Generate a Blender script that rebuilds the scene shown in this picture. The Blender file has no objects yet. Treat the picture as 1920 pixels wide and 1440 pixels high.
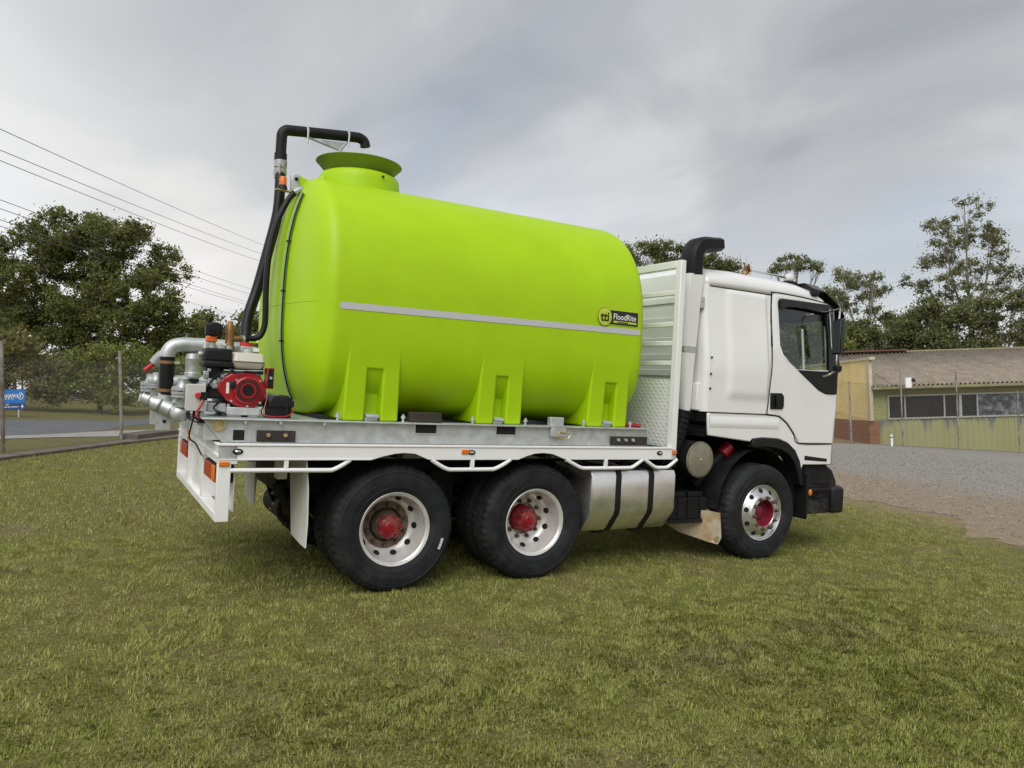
import bpy, bmesh, math, random
import numpy as np
from mathutils import Matrix, Vector
R = math.radians
sc = bpy.context.scene
col = sc.collection

# ------------------------------------------------------------------ camera, world, sun, exposure
# The lawn slopes about five degrees. Everything is measured in the frame of the truck (ground z = 0 under it);
# TILT turns that frame so that world Z is plumb.
GUP = Vector((-0.06356, 0.05827, 0.99628)).normalized()
TILT = GUP.rotation_difference(Vector((0, 0, 1))).to_matrix().to_4x4()

CAM = Vector((-2.2556, -6.8653, 1.7189))
yaw, pit, rol = R(29.7576), R(0.1093), R(3.1255)
fwd = Vector((math.sin(yaw)*math.cos(pit), math.cos(yaw)*math.cos(pit), math.sin(pit)))
rgt = Vector((math.cos(yaw), -math.sin(yaw), 0)); upv = rgt.cross(fwd)
r2 = math.cos(rol)*rgt + math.sin(rol)*upv; u2 = -math.sin(rol)*rgt + math.cos(rol)*upv
cam = bpy.data.objects.new('camera', bpy.data.cameras.new('camera'))
col.objects.link(cam)
m = Matrix((r2, u2, -fwd)).transposed().to_4x4(); m.translation = CAM
cam.matrix_world = TILT @ m
cam.data.sensor_width = 36; cam.data.lens = 1411.2/1920*36
cam.data.clip_end = 3000; cam.data.clip_start = 0.05
sc.camera = cam

SUN_FROM = Vector((-0.50, -0.62, 0.86)).normalized()      # where the veiled sun stands (plumb frame)
sun_el = math.asin(SUN_FROM.z); sun_az = math.atan2(SUN_FROM.x, SUN_FROM.y)
world = bpy.data.worlds.new('World'); sc.world = world; world.use_nodes = True
SKY_STRENGTH = 0.082
def build_world():
    nt = world.node_tree; nt.nodes.clear(); N = nt.nodes.new; L = nt.links.new
    out = N('ShaderNodeOutputWorld'); bg = N('ShaderNodeBackground'); bg.inputs['Strength'].default_value = SKY_STRENGTH
    L(bg.outputs[0], out.inputs[0])
    sky = N('ShaderNodeTexSky'); sky.sky_type = 'NISHITA'; sky.sun_disc = False
    sky.sun_elevation = sun_el; sky.sun_rotation = sun_az; sky.air_density = 1.0; sky.dust_density = 2.0
    tc = N('ShaderNodeTexCoord'); sep = N('ShaderNodeSeparateXYZ'); L(tc.outputs['Generated'], sep.inputs[0])
    def M(op, a, b=None):
        n = N('ShaderNodeMath'); n.operation = op
        for i, q in enumerate((a, b)):
            if q is None: continue
            if isinstance(q, (int, float)): n.inputs[i].default_value = q
            else: L(q, n.inputs[i])
        return n.outputs[0]
    # clouds lie on a flat layer: direction / height
    den = M('ADD', M('MAXIMUM', sep.outputs['Z'], 0.0), 0.16)
    cx = M('DIVIDE', sep.outputs['X'], den); cy = M('DIVIDE', sep.outputs['Y'], den)
    cmb = N('ShaderNodeCombineXYZ'); L(cx, cmb.inputs[0]); L(cy, cmb.inputs[1])
    def noise(scale, detail, rough, loc, rot, stretch, dist=0.0):
        mp = N('ShaderNodeMapping'); mp.inputs['Location'].default_value = loc
        mp.inputs['Rotation'].default_value = (0, 0, rot); mp.inputs['Scale'].default_value = stretch
        L(cmb.outputs[0], mp.inputs[0])
        n = N('ShaderNodeTexNoise'); n.inputs['Scale'].default_value = scale; n.inputs['Detail'].default_value = detail
        n.inputs['Roughness'].default_value = rough; n.inputs['Distortion'].default_value = dist
        L(mp.outputs[0], n.inputs['Vector']); return n.outputs['Fac']
    def ramp(f, stops):
        n = N('ShaderNodeValToRGB'); e = n.color_ramp.elements
        n.color_ramp.interpolation = 'EASE'
        while len(e) < len(stops): e.new(0.5)
        for k, (p, c) in enumerate(stops): e[k].position = p; e[k].color = (*c, 1)
        L(f, n.inputs[0]); return n.outputs[0]
    def mix(f, a, b, bt='MIX'):
        n = N('ShaderNodeMix'); n.data_type = 'RGBA'; n.blend_type = bt
        for i, q in ((0, f), (6, a), (7, b)):
            if isinstance(q, (int, float)): n.inputs[i].default_value = q
            elif isinstance(q, tuple): n.inputs[i].default_value = (*q, 1)
            else: L(q, n.inputs[i])
        return n.outputs[2]
    big = noise(0.62, 3.0, 0.5, (4.05, 5.86, 0), R(-62), (1.0, 0.62, 1), 0.35)
    fine = noise(1.7, 5.0, 0.52, (0.84, 0.26, 0), R(-50), (1.0, 0.75, 1), 0.5)
    both = M('ADD', M('MULTIPLY', big, 0.72), M('MULTIPLY', fine, 0.28))
    grey = ramp(both, [(0.38, (2.55, 2.72, 2.95)), (0.47, (3.45, 3.58, 3.78)), (0.56, (4.9, 4.9, 4.9)), (0.67, (6.4, 6.35, 6.25))])
    # thin places where the blue of the sky tints the cloud
    gap = noise(0.62, 4.0, 0.5, (0.4, 3.1, 0), R(-30), (1.0, 0.5, 1), 0.4)
    gapf = ramp(gap, [(0.44, (0, 0, 0)), (0.62, (0.42, 0.42, 0.42))])
    c1 = mix(gapf, grey, sky.outputs[0])
    # cloud thins towards the horizon, where the light comes through
    hz = ramp(sep.outputs['Z'], [(0.0, (0.55, 0.55, 0.55)), (0.34, (0, 0, 0))])
    c2 = mix(hz, c1, (6.4, 6.3, 6.2))
    # the veiled light stands behind the cloud to the left of the view: a broad, soft brightening
    nv = N('ShaderNodeVectorMath'); nv.operation = 'DOT_PRODUCT'; L(tc.outputs['Generated'], nv.inputs[0]); gd = Vector((-0.62, 0.78, 0.20)).normalized(); nv.inputs[1].default_value = gd
    gl = M('MULTIPLY', M('POWER', M('MAXIMUM', nv.outputs['Value'], 0.0), 4.0), 0.8)
    c3 = mix(gl, c2, (9.2, 9.1, 8.9))
    L(c3, bg.inputs['Color'])
build_world()
sun = bpy.data.objects.new('sun', bpy.data.lights.new('sun', 'SUN')); col.objects.link(sun)
sun.data.energy = 1.5; sun.data.angle = R(50); sun.data.color = (1.0, 0.98, 0.95)
sun.rotation_euler = SUN_FROM.to_track_quat('Z', 'Y').to_euler()
vs = sc.view_settings
vs.view_transform = 'Standard'; vs.look = 'None'; vs.exposure = 0.75; vs.gamma = 1.0; vs.use_curve_mapping = False
sc.cycles.max_bounces = 6; sc.cycles.transparent_max_bounces = 12

# ------------------------------------------------------------------ materials
MATS = {}
def mat(name, rgb, rough=0.6, metal=0.0, var=0.0, vscale=4.0, bump=0.0, bscale=40.0, dirt=None, dscale=3.0, damt=0.5, spec=0.5, coat=0.0, dist=0.02, stops=(0.45, 0.7)):
    """Principled material: colour with noise variation, optional dirt colour in noise patches, optional fine bump."""
    mt = bpy.data.materials.new(name); mt.use_nodes = True; nt = mt.node_tree
    b = nt.nodes['Principled BSDF']; N = nt.nodes.new; L = nt.links.new
    b.inputs['Base Color'].default_value = (*rgb, 1); b.inputs['Roughness'].default_value = rough
    b.inputs['Metallic'].default_value = metal; b.inputs['Specular IOR Level'].default_value = spec
    b.inputs['Coat Weight'].default_value = coat; b.inputs['Coat Roughness'].default_value = 0.08
    tc = N('ShaderNodeTexCoord')
    c = None
    if var > 0:
        n = N('ShaderNodeTexNoise'); n.inputs['Scale'].default_value = vscale; n.inputs['Detail'].default_value = 6
        n.inputs['Roughness'].default_value = 0.6
        L(tc.outputs['Object'], n.inputs['Vector'])
        mr = N('ShaderNodeMapRange'); mr.inputs[1].default_value = 0.3; mr.inputs[2].default_value = 0.7
        mr.inputs[3].default_value = 1 - var; mr.inputs[4].default_value = 1 + var
        L(n.outputs['Fac'], mr.inputs[0])
        mx = N('ShaderNodeMix'); mx.data_type = 'RGBA'; mx.blend_type = 'MULTIPLY'; mx.inputs[0].default_value = 1
        mx.inputs[6].default_value = (*rgb, 1); L(mr.outputs[0], mx.inputs[7]); c = mx.outputs[2]
        mr2 = N('ShaderNodeMapRange'); mr2.inputs[1].default_value = 0.3; mr2.inputs[2].default_value = 0.7
        mr2.inputs[3].default_value = max(0.02, rough - 0.08); mr2.inputs[4].default_value = min(1, rough + 0.1)
        L(n.outputs['Fac'], mr2.inputs[0]); L(mr2.outputs[0], b.inputs['Roughness'])
    if dirt:
        n = N('ShaderNodeTexNoise'); n.inputs['Scale'].default_value = dscale; n.inputs['Detail'].default_value = 8; n.inputs['Roughness'].default_value = 0.68
        L(tc.outputs['Object'], n.inputs['Vector'])
        rp = N('ShaderNodeValToRGB'); rp.color_ramp.elements[0].position = stops[0]; rp.color_ramp.elements[1].position = stops[1]
        rp.color_ramp.elements[1].color = (damt, damt, damt, 1); L(n.outputs['Fac'], rp.inputs[0])
        mx = N('ShaderNodeMix'); mx.data_type = 'RGBA'; L(rp.outputs[0], mx.inputs[0])
        if c: L(c, mx.inputs[6])
        else: mx.inputs[6].default_value = (*rgb, 1)
        mx.inputs[7].default_value = (*dirt, 1); c = mx.outputs[2]
    if c: L(c, b.inputs['Base Color'])
    if bump > 0:
        n = N('ShaderNodeTexNoise'); n.inputs['Scale'].default_value = bscale; n.inputs['Detail'].default_value = 4
        L(tc.outputs['Object'], n.inputs['Vector'])
        bp = N('ShaderNodeBump'); bp.inputs['Strength'].default_value = bump; bp.inputs['Distance'].default_value = dist
        L(n.outputs['Fac'], bp.inputs['Height']); L(bp.outputs[0], b.inputs['Normal'])
    MATS[name] = mt; return mt

LIME = mat('lime_plastic', (0.375, 0.595, 0.002), 0.48, spec=0.34, var=0.045, vscale=2.6, bump=0.10, bscale=7, dist=0.012)
LIMETOP = mat('lime_funnel', (0.20, 0.245, 0.075), 0.42, 0.35, var=0.2, vscale=6)
WHITE = mat('white_powder_coat', (0.83, 0.83, 0.82), 0.32, var=0.02, vscale=5, bump=0.04, bscale=220, dist=0.003)
CABW = mat('cab_white_paint', (0.80, 0.805, 0.79), 0.2, var=0.02, vscale=1.5, dirt=(0.6, 0.575, 0.51), dscale=2.3, damt=0.3, stops=(0.5, 0.8), coat=0.35)
FLAPW = mat('mudflap_white', (0.66, 0.65, 0.62), 0.55, var=0.04, dirt=(0.35, 0.31, 0.25), dscale=4, damt=0.3)
FLAPO = mat('mudflap_stained', (0.52, 0.48, 0.38), 0.55, var=0.1, dirt=(0.36, 0.22, 0.07), dscale=5, damt=0.8, stops=(0.42, 0.62))
GALV = mat('galvanised_steel', (0.54, 0.565, 0.555), 0.48, 0.6, var=0.16, vscale=14, bump=0.08, bscale=60, dist=0.004)
CASTM = mat('grey_cast_metal', (0.42, 0.44, 0.44), 0.45, 0.55, var=0.15, vscale=18, bump=0.1, bscale=90, dist=0.003)
ALU = mat('brushed_aluminium', (0.82, 0.815, 0.80), 0.24, 0.9, var=0.12, vscale=5, dirt=(0.55, 0.54, 0.5), dscale=6, damt=0.3)
RIMS = mat('silver_rim', (0.74, 0.725, 0.70), 0.36, 0.45, var=0.08, vscale=10, dirt=(0.3, 0.26, 0.21), dscale=7, damt=0.35)
RIMA = mat('polished_rim', (0.72, 0.72, 0.715), 0.3, 0.85, var=0.08, vscale=10, dirt=(0.3, 0.28, 0.25), dscale=9, damt=0.25)
CHROME = mat('chrome', (0.8, 0.8, 0.8), 0.12, 1.0)
RUST = mat('rusty_disc', (0.17, 0.125, 0.085), 0.7, 0.2, var=0.35, vscale=22, bump=0.3, bscale=60, dist=0.004)
NUT = mat('rusty_nut', (0.13, 0.095, 0.075), 0.6, 0.4, var=0.3, vscale=30)
REDHUB = mat('red_hub_paint', (0.27, 0.006, 0.016), 0.36, var=0.2, vscale=16, dirt=(0.16, 0.11, 0.07), dscale=14, damt=0.7, stops=(0.5, 0.66))
CRIM = mat('crimson_hub_paint', (0.19, 0.009, 0.027), 0.4, var=0.2, vscale=16)
TYRE = mat('tyre_rubber', (0.0155, 0.017, 0.019), 0.62, spec=0.22, var=0.4, vscale=9, dirt=(0.05, 0.046, 0.039), dscale=5, damt=0.45, stops=(0.46, 0.75), bump=0.15, bscale=70, dist=0.004)
BLACK = mat('black_plastic', (0.010, 0.010, 0.011), 0.5, spec=0.28, var=0.2, vscale=8, bump=0.06, bscale=150, dist=0.003)
BLKG = mat('black_gloss', (0.008, 0.008, 0.009), 0.25, spec=0.35)
CHAS = mat('chassis_black', (0.010, 0.010, 0.011), 0.6, spec=0.25, var=0.3, vscale=6, dirt=(0.05, 0.043, 0.033), dscale=5, damt=0.4)
BUMP = mat('bumper_scuffed', (0.011, 0.011, 0.012), 0.5, spec=0.28, var=0.3, vscale=8, dirt=(0.13, 0.125, 0.115), dscale=4, damt=0.5, stops=(0.52, 0.75))
RUBBER = mat('hose_rubber', (0.007, 0.007, 0.008), 0.4, spec=0.3, var=0.2, vscale=8)
REDP = mat('red_paint', (0.36, 0.008, 0.016), 0.3, var=0.1, vscale=9, coat=0.2)
REDL = mat('red_handle', (0.55, 0.02, 0.03), 0.45)
CREAM = mat('cream_tank_paint', (0.62, 0.59, 0.50), 0.3, var=0.03, coat=0.2)
BOXG = mat('grey_enclosure', (0.55, 0.55, 0.52), 0.45, var=0.03)
BRASS = mat('brass', (0.29, 0.155, 0.065), 0.5, 0.6, var=0.2, vscale=16)
ZINC = mat('yellow_zinc', (0.55, 0.45, 0.24), 0.4, 0.7, var=0.2, vscale=20)
ORANGE = mat('orange_lens', (0.75, 0.17, 0.005), 0.3)
REDLENS = mat('red_lens', (0.42, 0.022, 0.008), 0.25)
ORANGEP = mat('orange_plastic', (0.72, 0.14, 0.02), 0.45)
STRIPE = mat('reflective_tape', (0.56, 0.57, 0.58), 0.4, 0.15, bump=0.15, bscale=120, dist=0.002)
DECAL = mat('decal_black', (0.012, 0.012, 0.016), 0.4)
DECALY = mat('decal_yellow_green', (0.50, 0.62, 0.05), 0.45)
DECALW = mat('decal_white', (0.8, 0.8, 0.78), 0.45)
DARK = mat('dark_void', (0.006, 0.006, 0.006), 0.9)
DASH = mat('dash_grey', (0.03, 0.03, 0.032), 0.6)
SEATM = mat('seat_fabric', (0.05, 0.05, 0.055), 0.9)
DECKB = mat('deck_black', (0.02, 0.021, 0.022), 0.55, var=0.3, vscale=10)
WOODT = mat('timber_chock', (0.035, 0.027, 0.02), 0.8, var=0.4, vscale=9)
CONC = mat('concrete', (0.36, 0.34, 0.31), 0.9, var=0.15, vscale=3, bump=0.3, bscale=30)
SLEEP = mat('weathered_edging', (0.15, 0.13, 0.105), 0.95, var=0.35, vscale=3, bump=0.5, bscale=12)
ASPH = mat('asphalt', (0.13, 0.135, 0.145), 0.9, var=0.15, vscale=1.0, bump=0.4, bscale=60)
POST = mat('weathered_post', (0.30, 0.28, 0.25), 0.85, 0.1, var=0.3, vscale=4, dirt=(0.14, 0.075, 0.035), dscale=3, damt=0.8, stops=(0.45, 0.62))
WIREM = mat('fence_wire', (0.19, 0.185, 0.17), 0.6, 0.4)
WIRER = mat('fence_wire_dark', (0.115, 0.11, 0.09), 0.7, 0.3)
CABLE = mat('power_cable', (0.14, 0.14, 0.145), 0.7)
SIGNB = mat('sign_blue', (0.008, 0.17, 0.52), 0.4)
SIGND = mat('sign_navy', (0.012, 0.06, 0.24), 0.4)
YCLAD = mat('yellow_cladding', (0.74, 0.60, 0.28), 0.55, var=0.06, vscale=1.2, dirt=(0.5, 0.38, 0.17), dscale=1.6, damt=0.4)
CREAMT = mat('cream_trim', (0.52, 0.47, 0.33), 0.6, var=0.08)
GWALL = mat('green_wall_paint', (0.35, 0.35, 0.155), 0.75, var=0.1, vscale=1.5, dirt=(0.2, 0.21, 0.15), dscale=1.3, damt=0.5, stops=(0.5, 0.64))
def streak_mat():
    mt = bpy.data.materials.new('peeling_green_paint'); mt.use_nodes = True; nt = mt.node_tree; N = nt.nodes.new; L = nt.links.new; b = nt.nodes['Principled BSDF']; b.inputs['Roughness'].default_value = 0.75
    tc = N('ShaderNodeTexCoord'); mp = N('ShaderNodeMapping'); mp.inputs['Scale'].default_value = (1.6, 1.6, 0.22); L(tc.outputs['Object'], mp.inputs[0])
    n = N('ShaderNodeTexNoise'); n.inputs['Scale'].default_value = 2.2; n.inputs['Detail'].default_value = 6; n.inputs['Roughness'].default_value = 0.7; L(mp.outputs[0], n.inputs['Vector'])
    sz = N('ShaderNodeSeparateXYZ'); L(tc.outputs['Object'], sz.inputs[0])
    mr = N('ShaderNodeMapRange'); mr.inputs[1].default_value = 0.35; mr.inputs[2].default_value = 1.05; mr.inputs[3].default_value = -0.06; mr.inputs[4].default_value = 0.14; L(sz.outputs[2], mr.inputs[0])
    ad = N('ShaderNodeMath'); L(n.outputs['Fac'], ad.inputs[0]); L(mr.outputs[0], ad.inputs[1])
    rp = N('ShaderNodeValToRGB'); e = rp.color_ramp.elements; e[0].position = 0.56; e[0].color = (0.375, 0.37, 0.185, 1); e[1].position = 0.70; e[1].color = (0.19, 0.21, 0.20, 1)
    L(ad.outputs[0], rp.inputs[0]); L(rp.outputs[0], b.inputs['Base Color']); return mt
GSTREAK = streak_mat()
WFRAME = mat('window_frame_paint', (0.42, 0.41, 0.36), 0.7, var=0.15, vscale=6)
ROOFM = mat('fibro_roof', (0.29, 0.245, 0.195), 0.9, var=0.2, vscale=2.4, dirt=(0.15, 0.125, 0.10), dscale=2.2, damt=0.6, bump=0.3, bscale=20)
RIDGEM = mat('red_flashing', (0.13, 0.055, 0.042), 0.7, var=0.2)
GUTTER = mat('mossy_gutter', (0.24, 0.225, 0.12), 0.8, var=0.25, vscale=2)
BARK = mat('bark_grey', (0.20, 0.175, 0.145), 0.9, var=0.35, vscale=3, bump=0.6, bscale=9)
BARKD = mat('bark_dark', (0.10, 0.085, 0.065), 0.95, var=0.35, vscale=3, bump=0.6, bscale=9)
PALEB = mat('bark_pale', (0.34, 0.31, 0.26), 0.85, var=0.3, vscale=2, bump=0.3, bscale=9)

def brick_mat():
    mt = bpy.data.materials.new('red_brick'); mt.use_nodes = True; nt = mt.node_tree; b = nt.nodes['Principled BSDF']
    tc = nt.nodes.new('ShaderNodeTexCoord'); br = nt.nodes.new('ShaderNodeTexBrick'); mp = nt.nodes.new('ShaderNodeMapping')
    mp.inputs['Rotation'].default_value = (R(90), 0, R(0))
    nt.links.new(tc.outputs['Object'], mp.inputs[0])
    sx = nt.nodes.new('ShaderNodeSeparateXYZ'); nt.links.new(tc.outputs['Object'], sx.inputs[0])
    ad = nt.nodes.new('ShaderNodeMath'); nt.links.new(sx.outputs[0], ad.inputs[0]); nt.links.new(sx.outputs[1], ad.inputs[1])
    cb = nt.nodes.new('ShaderNodeCombineXYZ'); nt.links.new(ad.outputs[0], cb.inputs[0]); nt.links.new(sx.outputs[2], cb.inputs[1])
    nt.links.new(cb.outputs[0], br.inputs['Vector'])
    br.inputs['Scale'].default_value = 1.0; br.inputs['Brick Width'].default_value = 0.24; br.inputs['Row Height'].default_value = 0.086
    br.inputs['Mortar Size'].default_value = 0.009
    br.inputs['Color1'].default_value = (0.33, 0.125, 0.055, 1); br.inputs['Color2'].default_value = (0.23, 0.085, 0.045, 1); br.inputs['Mortar'].default_value = (0.26, 0.2, 0.15, 1)
    nt.links.new(br.outputs['Color'], b.inputs['Base Color']); b.inputs['Roughness'].default_value = 0.9
    return mt
BRICK = brick_mat()

def glass_mat(name, tint, alpha, rough=0.03):
    mt = bpy.data.materials.new(name); mt.use_nodes = True; nt = mt.node_tree; nt.nodes.clear(); N = nt.nodes.new; L = nt.links.new
    o = N('ShaderNodeOutputMaterial'); tr = N('ShaderNodeBsdfTransparent'); gl = N('ShaderNodeBsdfGlossy'); fr = N('ShaderNodeLayerWeight'); mx = N('ShaderNodeMixShader')
    tr.inputs[0].default_value = (*tint, 1); gl.inputs['Roughness'].default_value = rough; fr.inputs['Blend'].default_value = 0.5
    pw = N('ShaderNodeMath'); pw.operation = 'POWER'; pw.inputs[1].default_value = 4.0; L(fr.outputs['Facing'], pw.inputs[0])
    ma = N('ShaderNodeMath'); ma.operation = 'MULTIPLY_ADD'; ma.inputs[1].default_value = 0.9; ma.inputs[2].default_value = 0.05; L(pw.outputs[0], ma.inputs[0])
    L(ma.outputs[0], mx.inputs[0]); L(tr.outputs[0], mx.inputs[1]); L(gl.outputs[0], mx.inputs[2]); L(mx.outputs[0], o.inputs[0])
    return mt
GLASS = glass_mat('cab_glass', (0.84, 0.88, 0.855), 1)
GLASSD = mat('dusty_dark_glass', (0.03, 0.032, 0.034), 0.18, var=0.2, vscale=2)
GLASSW = mat('whitewashed_glass', (0.055, 0.06, 0.065), 0.3, dirt=(0.30, 0.33, 0.36), dscale=2.6, damt=0.9, stops=(0.44, 0.66))
MIRR = mat('mirror_glass', (0.35, 0.42, 0.42), 0.05, 1.0)

def plate_mat():
    """White painted chequer plate: raised diagonal lozenges as fine relief."""
    mt = mat('chequer_plate', (0.74, 0.75, 0.73), 0.28, var=0.02)
    nt = mt.node_tree; N = nt.nodes.new; L = nt.links.new
    tc = N('ShaderNodeTexCoord'); sp = N('ShaderNodeSeparateXYZ'); L(tc.outputs['Object'], sp.inputs[0])
    def M(op, a, b=None):
        n = N('ShaderNodeMath'); n.operation = op
        for i, q in enumerate((a, b)):
            if q is None: continue
            if isinstance(q, (int, float)): n.inputs[i].default_value = q
            else: L(q, n.inputs[i])
        return n.outputs[0]
    k = 2*math.pi/0.05
    a = M('MULTIPLY', M('ADD', sp.outputs[1], sp.outputs[2]), k*0.7); b_ = M('MULTIPLY', M('SUBTRACT', sp.outputs[1], sp.outputs[2]), k*0.7)
    h = M('MULTIPLY', M('MAXIMUM', M('SINE', a), 0.0), M('POWER', M('MAXIMUM', M('SINE', b_), 0.0), 0.5))
    bp = N('ShaderNodeBump'); bp.inputs['Strength'].default_value = 0.9; bp.inputs['Distance'].default_value = 0.006
    L(h, bp.inputs['Height']); L(bp.outputs[0], nt.nodes['Principled BSDF'].inputs['Normal'])
    return mt
PLATE = plate_mat()

def leaf_mat(name, c1, c2, c3):
    """Leaves: colour differs from leaf to leaf; light passes through them a little."""
    mt = bpy.data.materials.new(name); mt.use_nodes = True; nt = mt.node_tree; N = nt.nodes.new; L = nt.links.new
    b = nt.nodes['Principled BSDF']; b.inputs['Roughness'].default_value = 0.55; b.inputs['Specular IOR Level'].default_value = 0.3
    g = N('ShaderNodeNewGeometry'); rp = N('ShaderNodeValToRGB'); e = rp.color_ramp.elements; e.new(0.5)
    for k, (p, c) in enumerate(((0, c1), (0.55, c2), (1, c3))): e[k].position = p; e[k].color = (*c, 1)
    L(g.outputs['Random Per Island'], rp.inputs[0]); L(rp.outputs[0], b.inputs['Base Color'])
    tl = N('ShaderNodeBsdfTranslucent'); L(rp.outputs[0], tl.inputs[0]); mx = N('ShaderNodeMixShader'); mx.inputs[0].default_value = 0.38
    o = nt.nodes['Material Output']; L(b.outputs[0], mx.inputs[1]); L(tl.outputs[0], mx.inputs[2]); L(mx.outputs[0], o.inputs[0])
    return mt
LEAF_FIG = leaf_mat('leaf_fig', (0.084, 0.113, 0.031), (0.168, 0.197, 0.056), (0.294, 0.294, 0.105))
LEAF_BUSH = leaf_mat('leaf_bush', (0.115, 0.15, 0.030), (0.21, 0.245, 0.055), (0.31, 0.315, 0.09))
LEAF_BROWN = leaf_mat('leaf_dry', (0.127, 0.127, 0.043), (0.204, 0.197, 0.063), (0.308, 0.253, 0.105))
LEAF_GUM = leaf_mat('leaf_gum', (0.113, 0.133, 0.063), (0.204, 0.217, 0.105), (0.337, 0.330, 0.161))
LEAF_DARK = leaf_mat('leaf_dark', (0.091, 0.113, 0.043), (0.168, 0.190, 0.072), (0.267, 0.267, 0.105))

# ------------------------------------------------------------------ mesh helpers
ROOT = {}
class MB:
    def __init__(s): s.v = []; s.f = []
    def add(s, vs, fs):
        o = len(s.v); s.v += [tuple(q) for q in vs]; s.f += [tuple(i+o for i in f) for f in fs]; return s
    def box(s, x0, x1, y0, y1, z0, z1):
        return s.add([(x, y, z) for z in (z0, z1) for y in (y0, y1) for x in (x0, x1)],
                     [(0, 2, 3, 1), (4, 5, 7, 6), (0, 1, 5, 4), (2, 6, 7, 3), (0, 4, 6, 2), (1, 3, 7, 5)])
    def prism(s, pts, ax, a, b):
        n = len(pts)
        if ax == 'y': P = lambda p, t: (p[0], t, p[1])
        elif ax == 'x': P = lambda p, t: (t, p[0], p[1])
        else: P = lambda p, t: (p[0], p[1], t)
        s.add([P(p, a) for p in pts]+[P(p, b) for p in pts],
              [tuple(range(n)), tuple(range(2*n-1, n-1, -1))]+[(i, n+i, n+(i+1) % n, (i+1) % n) for i in range(n)]); return s
    def loft(s, loops, closed=True, cap=True):
        n = len(loops[0]); vs = [p for l in loops for p in l]; fs = []
        for k in range(len(loops)-1):
            for i in range(n if closed else n-1):
                j = (i+1) % n; fs.append((k*n+i, k*n+j, (k+1)*n+j, (k+1)*n+i))
        if cap and closed: fs += [tuple(range(n-1, -1, -1)), tuple((len(loops)-1)*n+i for i in range(n))]
        return s.add(vs, fs)
    def tube(s, path, r, n=10, cap=True):
        P = [Vector(p) for p in path]; rs = r if isinstance(r, (list, tuple)) else [r]*len(P); loops = []; prev = None
        for i, p in enumerate(P):
            t = (P[min(i+1, len(P)-1)]-P[max(i-1, 0)]).normalized()
            if prev is None:
                a = Vector((0, 0, 1)) if abs(t.z) < 0.9 else Vector((1, 0, 0)); u = t.cross(a).normalized()
            else:
                u = (prev-t*prev.dot(t)).normalized()
            prev = u; w = t.cross(u)
            loops.append([p+(u*math.cos(2*math.pi*k/n)+w*math.sin(2*math.pi*k/n))*rs[i] for k in range(n)])
        return s.loft(loops, True, cap)
    def cyl(s, p0, p1, r, n=20, r1=None): return s.tube([p0, p1], [r, r if r1 is None else r1], n)
    def lathe(s, prof, o, ax, n=32, wob=None):
        o = Vector(o); ax = Vector(ax).normalized(); a = Vector((0, 0, 1)) if abs(ax.z) < 0.9 else Vector((1, 0, 0))
        u = ax.cross(a).normalized(); w = ax.cross(u); loops = []
        for q, (r, h) in enumerate(prof):
            loops.append([o+ax*h+(u*math.cos(2*math.pi*k/n)+w*math.sin(2*math.pi*k/n))*(r if wob is None else wob(q, k, r)) for k in range(n)])
        return s.loft(loops, True, False)
    def ball(s, c, r, n=16, sq=(1, 1, 1)):
        pr = [(max(1e-4, math.sin(math.pi*k/8)), -math.cos(math.pi*k/8)) for k in range(9)]
        m2 = MB().lathe(pr, (0, 0, 0), (0, 0, 1), n)
        return s.add([(c[0]+x*r*sq[0], c[1]+y*r*sq[1], c[2]+z*r*sq[2]) for x, y, z in m2.v], m2.f)
    def build(s, name, mt, parent=None, bevel=0.0, smooth=38, local=False, seg=2):
        me = bpy.data.meshes.new(name)
        b = Vector((0, 0, 0)) if (parent is None or local) else ROOT[parent.name]
        me.from_pydata([(x-b[0], y-b[1], z-b[2]) for x, y, z in s.v], [], s.f)
        bm = bmesh.new(); bm.from_mesh(me); bmesh.ops.recalc_face_normals(bm, faces=bm.faces); bm.to_mesh(me); bm.free()
        me.materials.append(mt)
        if smooth:
            me.polygons.foreach_set('use_smooth', [True]*len(me.polygons)); me.set_sharp_from_angle(angle=R(smooth))
        o = bpy.data.objects.new(name, me); col.objects.link(o)
        if parent: o.parent = parent; ROOT[o.name] = b
        else: ROOT[o.name] = Vector((0, 0, 0))
        if bevel:
            md = o.modifiers.new('bevel', 'BEVEL'); md.width = bevel; md.segments = seg; md.limit_method = 'ANGLE'; md.angle_limit = R(50)
        return o
def tag(o, label=None, cat=None, group=None, kind=None):
    for k, v in (('label', label), ('category', cat), ('group', group), ('kind', kind)):
        if v: o[k] = v
    return o
def thing(name, label, cat, base=(0, 0, 0), group=None, mtx=None):
    o = bpy.data.objects.new(name, None); col.objects.link(o); o.empty_display_size = 0.2
    if mtx is not None: o.matrix_world = mtx; ROOT[o.name] = Vector((0, 0, 0))
    else: o.location = base; ROOT[o.name] = Vector(base)
    return tag(o, label, cat, group)
def smooth_path(pts, n=6):
    """Catmull-Rom through the points."""
    P = [Vector(p) for p in pts]; out = []
    for i in range(len(P)-1):
        a = P[max(i-1, 0)]; b = P[i]; c = P[i+1]; d = P[min(i+2, len(P)-1)]
        for k in range(n):
            t = k/n; out.append(0.5*((2*b)+(c-a)*t+(2*a-5*b+4*c-d)*t*t+(3*b-a-3*c+d)*t*t*t))
    out.append(P[-1]); return out
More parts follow.
